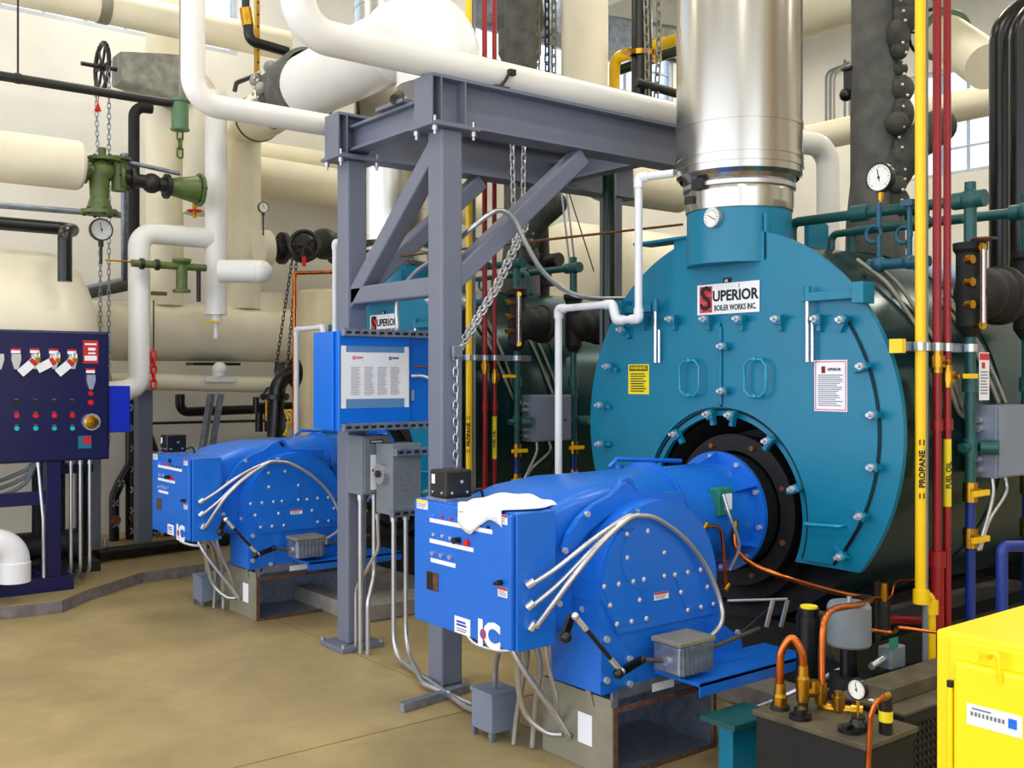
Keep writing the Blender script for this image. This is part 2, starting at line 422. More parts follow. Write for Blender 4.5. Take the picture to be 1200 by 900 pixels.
# ================================================================ STEEL FRAME
FX, FY1, FY2, FZ = 3.02, 4.43, 5.41, 2.87
fr = thing('steel_frame', 'blue-grey steel pipe support frame with diagonal braces between the boilers', 'frame', (FX, 4.92, 0))
def ibeam(name, p0, p1, h=.25, w_=.16, tf=.016, tw=.012):
    p0, p1 = V(p0), V(p1); m = MB(); up = V((0,0,1))
    m.bar(p0+up*(tf/2), p1+up*(tf/2), w_, tf); m.bar(p0+up*(h-tf/2), p1+up*(h-tf/2), w_, tf); m.bar(p0+up*h/2, p1+up*h/2, tw, h-2*tf)
    return m
for y in (FY1, FY2):
    MB().box((FX-.066, y-.066, .03 if y == FY2 else .012), (FX+.066, y+.066, FZ)).build('column', 'frame', fr, bev=.012)
    k_ = .14 if y == FY2 else .085
    bp = MB().box((FX-k_, y-k_, .001), (FX+k_, y+k_, .03 if y == FY2 else .012)).build('base_plate', 'frame', fr, bev=.004)
    m = MB()
    for sx in (-1, 1):
        for sy in (-1, 1): m.hexbolt((FX+sx*(k_-.014), y+sy*(k_-.014), .012 if y == FY1 else .03), (0,0,1), .012, .02)
    stuff(m.build('anchor_bolts', 'steel', bp))
    cp = MB().box((FX-.15, y-.11, FZ), (FX+.15, y+.11, FZ+.018)).build('cap_plate', 'frame', fr, bev=.003)
    m = MB()
    for sx in (-1, 1):
        for sy in (-1, 1):
            m.hexbolt((FX+sx*.12, y+sy*.085, FZ), (0,0,-1), .016, .025); m.cyl((FX+sx*.12, y+sy*.085, FZ-.045), (FX+sx*.12, y+sy*.085, FZ+.05), .008, 8)
    stuff(m.build('cap_bolts', 'steel', cp))
    m = ibeam('b', (FX-.13, y, FZ+.018), (5.35, y, FZ+.018))
    for s in (-.075, .075): m.box((FX-.004+s, y-.08, FZ+.034), (FX+.004+s, y+.08, FZ+.252))
    m.box((FX-.136, y-.082, FZ+.02), (FX-.128, y+.082, FZ+.266))
    m.build('long_beam', 'frame', fr)
    MB().box((5.07, (4.56 if y == FY1 else y)-.06, .12 if y==FY1 else .0), (5.19, (4.56 if y == FY1 else y)+.06, FZ+.018)).build('column', 'frame', fr, bev=.01)
ibeam('c', (FX, FY1+.006, FZ+.05), (FX, FY2-.006, FZ+.05), .15, .1).build('cross_beam', 'frame', fr)
ibeam('c', (4.6, FY1+.006, FZ+.05), (4.6, FY2-.006, FZ+.05), .15, .1).build('cross_beam', 'frame', fr)
MB().bar((FX, FY1+.066, 2.07), (FX, FY2-.066, 2.07), .1, .1).build('tie_bar', 'frame', fr, bev=.01)
MB().bar((FX, FY1+.04, 2.80), (FX, FY2-.02, 2.02), .1, .1).build('diagonal_brace', 'frame', fr, bev=.01)
MB().bar((FX+.03, FY1, 2.09), (3.95, FY1, 2.86), .1, .115, (0,1,0)).build('diagonal_brace', 'frame', fr, bev=.01)
MB().bar((FX+.03, FY2, 2.09), (3.95, FY2, 2.86), .1, .115, (0,1,0)).build('diagonal_brace', 'frame', fr, bev=.01)
MB().box((FX-.08, 4.72, FZ+.205), (FX+.08, 5.0, FZ+.225)).build('pipe_seat', 'frame', fr)
o = MB().tube([(FX-.09, 4.78, FZ+.225), (FX-.03, 4.83, FZ+.27), (FX+.03, 4.92, FZ+.24)], .03, 8).build('torn_jacket_scrap', 'dark_cloth', fr)

# ================================================================ BOILER
BX, BY, BZ, BR = 4.10, 3.465, 1.34, 1.0
DY = 3.357
AZ, AR = .92, .48
bo = thing('boiler', 'teal fire-tube boiler with hinged front doors beside the yellow cabinet', 'boiler', (BX, BY, 0), 'fire-tube boilers')
def arc(cy, cz, r, a0, a1, n):
    return [(cy+r*math.cos(a0+(a1-a0)*i/n), cz+r*math.sin(a0+(a1-a0)*i/n)) for i in range(n+1)]
CUT = .72
def prism_x(poly, x, depth, name, mt, parent, bev=0):
    """poly in (y,z) world, front at x, going back by depth"""
    # u x v must point to +x : y x z = x
    return MB().prism(poly, (x, 0, 0), (0,1,0), (0,0,1), depth).build(name, mt, parent, bev)
a1 = math.asin((CUT-BZ)/BR)              # negative: right side is -y -> use angle measured from +y
outer = arc(BY, BZ, BR, a1, math.pi-a1, 90)
ab = math.asin((CUT-AZ)/AR)
arch = arc(BY, AZ, AR, math.pi-ab, ab, 50)
prism_x(outer+arch, BX-.03, .03, 'front_plate', 'teal', bo, .004)
# two door leaves, proud of the plate
DR, DT = .885, 1.872
ad = math.asin((DT-BZ)/DR); ac = math.asin((.74-BZ)/DR); ar2 = AR+.045; a2 = math.asin((.74-AZ)/ar2)
c = .008; am = math.acos(c/ar2)
leafL = [(BY+c, DT)]+list(reversed(arc(BY, BZ, DR, ac, ad, 40)))+arc(BY, AZ, ar2, a2, am, 26)
leafL = [(BY+c, DT)]+[(BY+DR*math.cos(ad), DT)]+list(reversed(arc(BY, BZ, DR, ac, ad, 40)))[1:]+arc(BY, AZ, ar2, a2, am, 26)
leafR = [(2*BY-y, z) for y, z in reversed(leafL)]
for lf in (leafL, leafR): prism_x(lf, BX-.048, .018, 'door_leaf', 'teal', bo, .004)
MB().box((BX-.062, BY-.011, AZ+ar2+.01), (BX-.048, BY+.011, DT-.02)).build('centre_bar', 'pipe_blue' if False else 'teal', bo, bev=.004)
# dark weld / gasket line around the doors
m = MB()
for s in (0, 1):
    pts = [(BX-.034, (y if not s else 2*BY-y), z) for y, z in arc(BY, BZ, DR+.004, ac, ad, 40)]
    m.tube(pts, .006, 6)
pts = [(BX-.034, y, z) for y, z in arc(BY, AZ, ar2-.012, a2, math.pi-a2, 40)]; m.tube(pts, .006, 6)
m.build('door_gasket', 'ink', bo)
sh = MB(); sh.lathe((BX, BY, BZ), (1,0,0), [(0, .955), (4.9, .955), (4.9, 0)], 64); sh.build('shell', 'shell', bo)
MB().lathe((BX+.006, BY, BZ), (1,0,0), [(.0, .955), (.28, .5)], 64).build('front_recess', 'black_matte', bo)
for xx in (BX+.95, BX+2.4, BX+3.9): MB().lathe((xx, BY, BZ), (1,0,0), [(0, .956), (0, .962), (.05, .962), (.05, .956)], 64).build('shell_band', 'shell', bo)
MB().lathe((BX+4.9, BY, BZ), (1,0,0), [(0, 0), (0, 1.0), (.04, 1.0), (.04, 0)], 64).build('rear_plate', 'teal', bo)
# furnace mouth
m = MB(); m.lathe((BX+.02, BY, AZ), (1,0,0), [(0, AR-.005), (.25, .40), (.25, 0)], 48); m.build('furnace_mouth', 'black_matte', bo)
m = MB(); m.lathe((BX+.04, BY, AZ), (1,0,0), [(.0, .30), (.0, .385), (.03, .385), (.2, .36)], 48); q = m.build('burner_plate', 'black_matte', bo)
m = MB()
for k in range(8):
    a = math.pi*(k+.5)/4; m.hexbolt((BX+.04, BY+.345*math.cos(a), AZ+.345*math.sin(a)), (-1,0,0), .014, .018)
stuff(m.build('plate_bolts', 'rod_rust', q))
# base rails and saddles
MB().box((BX+.06, BY-.72, .115), (BX+.16, BY+.72, .40)).build('shade_panel', 'black_matte', bo)  # black panel added to darken the shaded gap under the boiler
for s in (-.55, .55):
    ibeam('r', (BX+.05, BY+s, .115), (BX+4.8, BY+s, .115), .2, .16).build('base_rail', 'black_matte', bo)
for xx in (BX+.35, BX+2.4, BX+4.3):
    poly = [(BY-.62, .315), (BY+.62, .315)]+arc(BY, BZ, .957, math.radians(-50), math.radians(-130), 12)
    prism_x(poly, xx, .05, 'saddle', 'black_matte', bo)
# clamps ------------------------------------------------
cm = MB(); cm.box((-.03, -.012, -.05), (0, .012, .03)); cm.box((-.045, -.02, -.02), (-.03, .02, .03))
me_o = cm.build('clamp', 'teal', bo, bev=.003, origin=V((0,0,0)))
bt_o = MB().hexbolt((-.045, 0, .008), (-1,0,0), .017, .018).cyl((-.085, 0, .008), (-.03, 0, .008), .009, 8).build('clamp_bolt', 'bolt', me_o)
first = [True]
def clamp(px, py, rot=0):
    p = U(px, py, x=BX-.045)
    if first[0]: o = me_o; first[0] = False
    else:
        o = me_o.copy(); COL.objects.link(o); c2 = bt_o.copy(); COL.objects.link(c2); c2.parent = o
    o.location = p-ORG[bo.name]; o.rotation_euler = (rot, 0, 0)
for px in (757, 793, 833, 872, 917, 963): clamp(px, 376)
clamp(992, 377, .5); clamp(1015, 430, 1.2); clamp(1027, 486, 1.57); clamp(1027, 547, 1.57); clamp(1013, 603, 2.0); clamp(990, 650, 2.3)
clamp(736, 388, -.6); clamp(720, 430, -1.1); clamp(711, 475, -1.4); clamp(711, 520, -1.57)
clamp(798, 510, -.6); clamp(837, 487, -.2); clamp(862, 488, .2); clamp(905, 518, .7); clamp(935, 573, 1.2)
clamp(852, 406, 1.57); clamp(852, 458, 1.57)
# handles
def loop_handle(px, py, hy, hz):
    p = U(px, py, x=BX-.05); X = BX-.085; k = .03; m = MB()
    pts = [(X, p.y-hy, p.z-hz+k), (X, p.y-hy, p.z+hz-k), (X, p.y-hy+k, p.z+hz), (X, p.y+hy-k, p.z+hz), (X, p.y+hy, p.z+hz-k), (X, p.y+hy, p.z-hz+k), (X, p.y+hy-k, p.z-hz), (X, p.y-hy+k, p.z-hz)]
    m.tube([V(q) for q in pts], .007, 8, closed=True)
    for s in (-1, 1): m.cyl((X, p.y, p.z+s*hz), (BX-.047, p.y, p.z+s*hz), .008, 8); m.sphere((X-.006, p.y, p.z+s*hz), .013, 8, 6)
    m.build('door_handle', 'teal_highlight', bo)
loop_handle(813, 443, .066, .09); loop_handle(890, 443, .066, .09)
p, q = U(948, 613, x=BX-.05), U(990, 616, x=BX-.05)
MB().tube([p, p+V((-.045,0,0)), q+V((-.045,0,0)), q], .008, 8, bend=.02).build('hatch_handle', 'teal_highlight', bo)
a, b_ = U(1009, 612, x=BX-.051), U(986, 650, x=BX-.051); MB().tube([a, b_], .004, 6).build('hatch_rod', 'black', bo)
# davit arms with threaded rods
def davit(px0, px1, py0, rodpx, ry0, ry1):
    a, c_ = U(px0, py0, x=BX-.06), U(px1, py0, x=BX-.06); c_.z = a.z
    d = MB().bar(a, c_, .05, .042).build('davit_arm', 'teal', bo, bev=.004)
    e = c_ if abs(c_.y-BY) > abs(a.y-BY) else a
    MB().box((BX-.11, e.y-.03, e.z-.045), (BX-.02, e.y+.03, e.z+.05)).build('davit_bracket', 'teal', d, bev=.004)
    r0 = U(rodpx, ry0, x=BX-.075); r1 = U(rodpx, ry1, x=BX-.075)
    rd = MB().cyl((r0.x, r0.y, a.z-.02), (r0.x, r0.y, r1.z), .010, 10).cyl((r0.x, r0.y-.028, a.z-.12), (r0.x, r0.y-.028, r1.z), .008, 10).build('davit_rod', 'chrome', d)
    MB().cyl((r0.x, r0.y, a.z-.02), (r0.x, r0.y, a.z+.05), .016, 10).build('pivot_pin', 'teal', d)
davit(941, 1012, 349, 946, 349, 424); davit(766, 731, 361, 768, 352, 425)
# nameplate
np_ = U(853, 349.5, x=BX-.034); NW, NH = .40, .155
o = plate(MB(), np_, 'x-', NW, NH, .004).build('nameplate', 'white', bo); o['label'] = 'white nameplate reading Superior Boiler Works Inc'
R_, U_, N_ = FACE['x-']; q0 = np_+N_*.0042
plate(MB(), q0+R_*(-.142), 'x-', .085, .135, .0006).build('red_square', 'sign_red', o)
m = MB()
for i in range(4): plate(m, q0+R_*(-.142)+U_*(-.05+i*.034)+N_*.0007, 'x-', .085, .003, .0004)
for i in range(5):
    for j in range(2): plate(m, q0+R_*(-.175+j*.04+(i % 2)*.018)+U_*(-.066+i*.034)+N_*.0007, 'x-', .003, .03, .0004)
m.build('brick_lines', 'pink', o)
text('S', .17, q0+R_*(-.142)+N_*.0015, 'x-', 'ink', o)
text('UPERIOR', .074, q0+R_*(.048)+U_*.012, 'x-', 'ink', o, sx=.98, bold=.03)
text('BOILER WORKS INC.', .04, q0+R_*(.048)+U_*(-.048), 'x-', 'ink', o, sx=.72, bold=.02)
text('I', .03, q0+R_*(.075)+U_*.058, 'x-', 'sign_red', o)
t = U(852, 329, x=BX-.034); plate(MB(), t, 'x-', .05, .03, .003).build('number_tag', 'ink', bo)
text('#1', .02, t+N_*.0035, 'x-', 'white', bo)
# warning sign
p = U(748.5, 444.5, x=BX-.049); o = plate(MB(), p, 'x-', .16, .165, .002).build('warning_sign', 'sign_yellow', bo); o['label'] = 'yellow warning sign on the door'
plate(MB(), p+U_*.061+N_*.0021, 'x-', .14, .03, .0005).build('black_band', 'ink', o)
text('WARNING', .026, p+U_*.061+N_*.003, 'x-', 'sign_yellow', o)
wl = ['NO SMOKING OPEN', 'FLAME. HEAT AND', 'PRESSURE. KEEP', 'HANDS CLEAR']
lines(p+U_*.03+N_*.0021, 'x-', .12, 8, .0135, .006).build('fine_print', 'ink', o)
# instruction plate
p = U(973.5, 452, x=BX-.049); o = plate(MB(), p, 'x-', .175, .235, .002).build('instruction_sign', 'paper', bo); o['label'] = 'white instruction sign with pink border'
m = MB()
for s in (-1, 1): plate(m, p+R_*s*.08+N_*.0021, 'x-', .006, .222, .0004); plate(m, p+U_*s*.11+N_*.0021, 'x-', .165, .006, .0004)
m.build('pink_border', 'pink', o)
plate(MB(), p+R_*(-.038)+U_*.073+N_*.0021, 'x-', .022, .032, .0004).build('red_square', 'sign_red', o)
text('S', .034, p+R_*(-.038)+U_*.073+N_*.003, 'x-', 'ink', o); text('UPERIOR', .018, p+R_*(.02)+U_*.074+N_*.0025, 'x-', 'ink', o)
lines(p+U_*.048+N_*.0021, 'x-', .135, 16, .0092, .0042).build('fine_print', 'print', o)
# stack collar, bracket, lug
SX = BX+.09
MB().lathe((SX, BY, 2.165), (0,0,1), [(0, 0), (0, .255), (0, .265), (.27, .265), (.27, .0)], 48).build('stack_collar', 'teal', bo)
MB().box((BX-.03, BY-.27, 2.17), (BX-.002, BY-.255, 2.40)).build('collar_flange', 'teal', bo)
g = U(868, 255, x=BX-.17)
dl = MB().cyl((SX-.25, BY-.06, 2.385), (SX-.28, BY-.06, 2.385), .05, 24).build('dial_case', 'steel', bo); dl['label'] = 'round stack thermometer'
MB().cyl((SX-.2805, BY-.06, 2.385), (SX-.283, BY-.06, 2.385), .045, 24).build('dial_face', 'dial', dl)
m = MB()
for k in range(14):
    a = math.radians(220-k*20); c0 = V((SX-.2835, BY-.06, 2.385)); d = -V((0,1,0))*math.cos(a)+V((0,0,1))*math.sin(a)
    m.bar(c0+d*.032, c0+d*.04, .003, .001, (1,0,0))
m.bar(c0-V((0,1,0))*(-.02)+V((0,0,.012)), c0+V((0,-.026,-.014)), .004, .001, (1,0,0)); m.build('dial_marks', 'ink', dl)
MB().box((BX+.0, BY+.27, 2.17), (BX+.1, BY+.37, 2.34)).box((BX-.02, BY+.24, 2.33), (BX+.13, BY+.66, 2.345)).build('side_bracket', 'teal', bo, bev=.003)
a = U(959, 277, y=BY)
lug = [(-.09, -.1), (.09, -.1), (.09, .08), (.05, .1), (-.05, .1), (-.09, .08)]
MB().prism(lug, (BX+.75, BY-.015, 2.36), (1,0,0), (0,0,1), -.03).build('lifting_lug', 'teal', bo, bev=.004)
# ================================================================ STAINLESS STACK
st = thing('exhaust_stack', 'stainless steel exhaust stack rising from the boiler beside the yellow cabinet', 'stack', (SX, BY, 2.44), 'boiler exhaust stacks')
MB().lathe((SX, BY, 0), (0,0,1), [(2.437, .27), (2.47, .275), (2.53, .275), (2.57, .268), (2.62, .30)], 64).build('lower_ring', 'stainless', st)
MB().lathe((SX, BY, 0), (0,0,1), [(2.60, .30), (2.62, .318), (6.95, .318)], 72).build('flue', 'stainless', st)
for z, h, r in ((2.655, .025, .324), (2.70, .02, .323), (2.86, .022, .322), (4.4, .03, .322)):
    MB().lathe((SX, BY, z), (0,0,1), [(0, .316), (0, r), (h, r), (h, .316)], 72).build('seam_band', 'stainless', st)
MB().lathe((SX, BY, 2.55), (0,0,1), [(0, .27), (0, .285), (.02, .285), (.02, .27)], 64).build('band_clamp', 'steel', st)
MB().box((SX-.305, BY-.02, 2.535), (SX-.27, BY+.05, 2.585)).build('clamp_bolt_block', 'dark_iron', st)
plate(MB(), (SX-.275, BY+.09, 2.49), 'x-', .06, .04, .004).build('maker_tag', 'dark_iron', st)

# ================================================================ BURNER
bu = thing('burner', 'blue forced-draught burner with a white cloth on its control cabinet', 'burner', (3.1, 3.46, 0), 'boiler burners')
CX0, CX1, CY0, CY1, CZ0, CZ1 = 2.455, 2.65, 3.11, 3.81, .537, 1.07
cab = MB().box((CX0, CY0, CZ0), (CX1, CY1, CZ1)).build('control_cabinet', 'burner_blue', bu, bev=.004)
dr = MB().box((2.432, CY0+.012, CZ0+.006), (2.453, CY1-.004, CZ1-.006)).build('cabinet_door', 'burner_blue', bu, bev=.006)
XD = 2.4318
def on_door(px, py): return U(px, py, x=XD)
for a, b_, c_ in (((504, 606), (577, 627), 5.2), ((504, 632), (555, 646), 5), ((505, 655), (534, 664), 5)):
    p, q = on_door(*a), on_door(*b_); mid = (p+q)/2
    plate(MB(), (XD, mid.y, mid.z), 'x-', abs(p.y-q.y), .0175, .002).build('label_strip', 'white', dr)
def lampdot(px, py, mt, r=.0075, L_=.008, name='indicator_lamp'):
    p = on_door(px, py); MB().cyl(p, p+V((-L_,0,0)), r, 12).build(name, mt, dr)
C4 = lambda x, y: (470+x/4, 530+y/4)
for i, (x, y) in enumerate(((155, 295), (195, 302), (238, 311), (275, 320), (318, 330), (365, 341), (410, 350))): lampdot(*C4(x, y), 'lamp_blue' if i == 0 else 'lamp_red' if i in (1, 2, 3) else 'ink', .006)
for x, y in ((155, 385), (197, 392), (233, 402)): lampdot(*C4(x, y), 'lamp_clear', .007)
lampdot(*C4(272, 412), 'black', .014, .03, 'selector_knob'); lampdot(*C4(313, 423), 'bright_red', .014, .014, 'stop_button')
for x, y in ((155, 473), (195, 482), (235, 492)): lampdot(*C4(x, y), 'chrome', .009, .014, 'toggle_switch')
p, q = on_door(*C4(122, 545)), on_door(*C4(175, 665))
m = plate(MB(), (XD, (p.y+q.y)/2, (p.z+q.z)/2), 'x-', abs(p.y-q.y), abs(p.z-q.z)*.82, .003).build('sight_window', 'rust', dr)
plate(MB(), (XD-.003, (p.y+q.y)/2+.018, (p.z+q.z)/2), 'x-', abs(p.y-q.y)*.5, abs(p.z-q.z)*.78, .001).build('window_glass', 'black', m)
p = on_door(*C4(470, 610)); MB().cyl(p, p+V((-.02,0,0)), .011, 12).bar(p+V((-.022,-.018,.006)), p+V((-.022,.018,-.006)), .012, .01, (1,0,0)).build('door_latch', 'black', dr)
def sticker(px, py, wd, ht, band, parent=dr, nm='sticker', face='x-', base='paper', **k):
    p = U(px, py, **(k or {'x': XD})); o = plate(MB(), p, face, wd, ht, .0012).build(nm, base, parent)
    if parent.parent is None:
        R, Up, N = FACE[face]
        plate(MB(), p+Up*(ht*.33)+N*.0013, face, wd, ht*.3, .0005).build('colour_band', band, o)
        lines(p+Up*ht*.05+N*.0013, face, wd*.85, 4, ht*.12, ht*.05).build('fine_print', 'print', o)
    return o
def stick2(px, py, wd, ht, band, face='x-', root=None, **k):
    root = root or bu
    p = U(px, py, **(k or {'x': XD})); R, Up, N = FACE[face]
    o = plate(MB(), p, face, wd, ht, .0012).build('sticker', 'paper', root)
    plate(MB(), p+Up*(ht*.36)+N*.0013, face, wd, ht*.27, .0005).build('colour_band', band, o)
    stuff(lines(p+Up*ht*.1+N*.0013, face, wd*.85, 4, ht*.14, ht*.06).build('fine_print', 'print', o)); return o
stick2(495, 591, .085, .04, 'sign_yellow'); stick2(589, 608.5, .062, .038, 'sign_red'); stick2(589, 694, .06, .038, 'sign_red')
p = U(542, 733.5, x=XD); o = plate(MB(), p, 'x-', .11, .068, .0015).build('maker_plate', 'paper', bu)
stuff(lines(p+V((-.0016,0,.014)), 'x-', .08, 2, .013, .008).build('maker_lettering', 'royal', o)); stuff(lines(p+V((-.0016,0,-.014)), 'x-', .08, 2, .009, .004).build('fine_print', 'print', o))
p = on_door(573, 744); text('IC', .135, p+V((-.0005,0,-.005)), 'x-', 'white', bu, name='logo_letters', sx=1.15, bold=.05)
q = p+V((-.002, .036, -.003)); MB().cyl(q, q+V((-.002,0,0)), .02, 20).build('logo_dot', 'sign_red', bu)
MB().cyl(q+V((-.002,0,0)), q+V((-.003,0,0)), .011, 20).build('logo_dot_centre', 'burner_blue', bu)
MB().box((2.43, 3.47, 1.025), (2.425, 3.435, 1.05)).build('nameplate_tag', 'ink', bu)
# ignition transformer on top
o = MB().box((2.462, 3.605, CZ1+.012), (2.60, 3.73, CZ1+.13)).build('ignition_transformer', 'black', bu, bev=.008)
MB().box((2.455, 3.59, CZ1), (2.605, 3.745, CZ1+.012)).build('mounting_plate', 'galv', o)
plate(MB(), (2.462, 3.70, CZ1+.09), 'x-', .025, .04, .001).build('sticker', 'paper', o)
m = MB()
for sy in (3.63, 3.70): m.hexbolt((2.462, sy, CZ1+.035), (-1,0,0), .006, .006)
for sx in (2.49, 2.57): m.hexbolt((sx, 3.605, CZ1+.035), (0,-1,0), .006, .006)
m.hexbolt((2.54, 3.605, CZ1+.08), (0,-1,0), .008, .008); stuff(m.build('case_screws', 'chrome', o))
MB().flex([(2.6, 3.61, CZ1+.03), (2.64, 3.60, CZ1+.04), (2.66, 3.60, CZ1-.02)], .007, 8).build('lead', 'black', o)
# main housing: loft from rounded rectangle to round barrel
def superloft(secs, n=40):
    m = MB(); rings = []
    for (x, cy, cz, a, b_, e) in secs:
        R = []
        for k in range(n):
            t = 2*math.pi*k/n; c_, s_ = math.cos(t), math.sin(t)
            R.append(V((x, cy+a*math.copysign(abs(c_)**(2/e), c_), cz+b_*math.copysign(abs(s_)**(2/e), s_))))
        rings.append(R)
    vs = [p for R in rings for p in R]; fs = []
    for i in range(len(rings)-1):
        for k in range(n): fs.append((i*n+k, i*n+(k+1) % n, (i+1)*n+(k+1) % n, (i+1)*n+k))
    m.add(vs, fs, True); m.add(rings[0], [tuple(range(n-1, -1, -1))]); m.add(rings[-1], [tuple(range(n))]); return m
superloft([(2.65, 3.46, .82, .31, .25, 9), (2.80, 3.46, .83, .31, .29, 8), (3.0, 3.46, .85, .30, .30, 6), (3.2, 3.463, .88, .285, .275, 4), (3.42, 3.465, .915, .262, .252, 2.4), (3.52, 3.465, .92, .25, .25, 2)], 56).build('main_housing', 'burner_blue', bu)
fl1 = MB().lathe((3.50, 3.465, .92), (1,0,0), [(0, .24), (0, .272), (.018, .272), (.018, .24)], 48).lathe((3.522, 3.465, .92), (1,0,0), [(0, .24), (0, .272), (.018, .272), (.018, .24)], 48).build('joint_flange', 'burner_blue', bu)
MB().lathe((3.54, 3.465, .92), (1,0,0), [(0, .245), (.5, .245)], 56).build('barrel', 'burner_blue', bu)
mf = MB().lathe((4.02, 3.465, .92), (1,0,0), [(0, .244), (.0, .30), (.022, .30), (.022, .24)], 56).build('mounting_flange', 'burner_blue', bu)
m = MB()
for k in range(10):
    a = 2*math.pi*(k+.3)/10; m.hexbolt((4.02, 3.465+.275*math.cos(a), .92+.275*math.sin(a)), (-1,0,0), .013, .016)
stuff(m.build('flange_bolts', 'bolt', mf))
m = MB()
for k in range(6):
    a = 2*math.pi*(k+.5)/6; c_, s_ = math.cos(a), math.sin(a)
    m.add([(3.88, 3.465+.245*c_, .92+.245*s_), (4.02, 3.465+.245*c_, .92+.245*s_), (4.02, 3.465+.298*c_, .92+.298*s_)], [(0,1,2)])
    m.add([(3.88, 3.465+.245*c_-.004*s_, .92+.245*s_+.004*c_), (4.02, 3.465+.245*c_-.004*s_, .92+.245*s_+.004*c_), (4.02, 3.465+.298*c_-.004*s_, .92+.298*s_+.004*c_)], [(2,1,0)])
stuff(m.build('gussets', 'burner_blue', mf))
MB().lathe((4.042, 3.465, .92), (1,0,0), [(0, .24), (0, .285), (.1, .285), (.1, 0)], 48).build('air_cone', 'black_matte', bu)
# curved front flange of the hinged housing
def arcband(x0, cz, cx, r0, r1, a0, a1, y, th, n=20):
    return [(cx+r1*math.cos(a0+(a1-a0)*i/n), cz+r1*math.sin(a0+(a1-a0)*i/n)) for i in range(n+1)]+[(cx+r0*math.cos(a1+(a0-a1)*i/n), cz+r0*math.sin(a1+(a0-a1)*i/n)) for i in range(n+1)]
def prism_y(poly, y, depth, name, mt, parent, bev=0):
    """poly in (x,z), near side at y, going back (+y) by depth"""
    return MB().prism(poly, (0, y+depth, 0), (1,0,0), (0,0,1), depth).build(name, mt, parent, bev)
E4 = lambda x, y: (640+x/4, 530+y/4)
sw = [U(*E4(x, y), y=3.115) for x, y in ((75, 450), (100, 380), (150, 305), (215, 245), (290, 205), (345, 150), (375, 140), (400, 180), (560, 190), (640, 180), (640, 250), (520, 235), (400, 240), (330, 262), (260, 310), (190, 370), (130, 440), (95, 470))]
prism_y([(p.x, p.z) for p in sw], 3.10, .03, 'swing_flange', 'burner_blue', bu, .003)
m = MB()
for px, py in ((235, 162), (105, 375), (70, 685), (208, 718)): p = U(640+px/5, 570+py/5, y=3.10); m.hexbolt(p, (0,-1,0), .013, .014)
stuff(m.build('flange_screws', 'bolt', bu))
# lifting eyes
def eye(px, py, yy, sz):
    p = U(px, py, y=yy); z0 = p.z-.06
    poly = [(p.x-.12*sz, z0), (p.x+.13*sz, z0), (p.x+.05, p.z-.005), (p.x+.032, p.z+.03), (p.x, p.z+.042), (p.x-.032, p.z+.03), (p.x-.05, p.z-.005)]
    o = prism_y(poly, yy, .022, 'lifting_eye', 'burner_blue', bu, .004)
    MB().cyl((p.x, yy-.0015, p.z+.004), (p.x, yy+.0235, p.z+.004), .02, 16).build('eye_hole', 'ink', o)
eye(678, 563, 3.72, 1); eye(735, 571, 3.16, 1); 
p = U(799, 566, y=3.40); MB().tube([(3.42, 3.62, 1.16), (3.47, 3.62, 1.20), (3.9, 3.60, 1.17)], .012, 6).build('top_web', 'burner_blue', bu)
p = U(652, 582, y=3.55); MB().cyl((p.x-.03, p.y, p.z), (p.x+.06, p.y, p.z), .028, 16).build('sight_port', 'chrome', bu); MB().cyl((p.x-.032, p.y, p.z), (p.x-.03, p.y, p.z), .021, 16).build('port_glass', 'royal', bu)
p = U(726, 554, y=3.72); MB().cyl(p, p+V((0,0,.04)), .02, 14).build('hinge_pin', 'burner_blue', bu)
# fan scroll
FYN = 3.0
body = [(2.79, .335), (2.775, .70)]+[(3.125+.355*math.cos(a), .70+.385*math.sin(a)) for a in [math.pi*(1-i/30)-.02 for i in range(0, 27)]]+[(3.50, .56), (3.56, .335)]
prism_y(body, FYN, .30, 'fan_scroll', 'burner_blue', bu, .006)
fp = [(2.87, .57), (3.46, .57)]+[(3.125+.34*math.cos(a), .72+.345*math.sin(a)) for a in [math.pi*i/26 for i in range(27)]]
prism_y(fp, FYN-.012, .014, 'face_plate', 'burner_blue', bu, .003)
C5 = lambda x, y, yy=FYN-.0125: U(640+x/5, 570+y/5, y=yy)
cc = C5(578, 408)
MB().lathe((cc.x, FYN-.012, cc.z), (0,-1,0), [(0, .134), (.005, .134), (.005, 0)], 40).build('access_disc', 'burner_blue', bu)
for quad in (((325, 578), (520, 553), (600, 785), (405, 818)), ((745, 510), (915, 482), (995, 690), (820, 733))):
    P_ = [C5(*q) for q in quad]; prism_y([(p.x, p.z) for p in reversed(P_)], FYN-.016, .005, 'access_cover', 'burner_blue', bu, .001)
m = MB()
for x, y in ((475,280),(595,262),(692,388),(475,418),(572,545),(692,525),(340,587),(425,573),(510,558),(548,667),(587,775),(500,793),(415,808),(375,697),(755,518),(830,503),(905,490),(945,590),(980,690),(907,708),(830,725),(790,620)):
    p = C5(x, y, FYN-.016); m.sphere(p, .0115, 8, 5, (1, .7, 1))
stuff(m.build('cover_bolts', 'bolt', bu))
stick2(775, 698, .085, .03, 'sign_red', 'y-', bu, y=FYN-.0125)
p = C5(500, 170); prism_y([(p.x-.05, p.z-.05), (p.x+.05, p.z-.05), (p.x+.028, p.z+.015), (p.x, p.z+.028), (p.x-.028, p.z+.015)], FYN-.02, .03, 'conduit_tab', 'burner_blue', bu, .003)
wing = [U(*q, y=FYN-.01) for q in ((835, 722), (868, 748), (871, 762), (866, 776), (848, 786), (822, 782))]
prism_y([(p.x, p.z) for p in reversed(wing)], FYN-.012, .02, 'shaft_bracket', 'burner_blue', bu, .003)
foot = [(2.62, .40), (2.62, .34), (3.62, .34), (3.62, .40)]
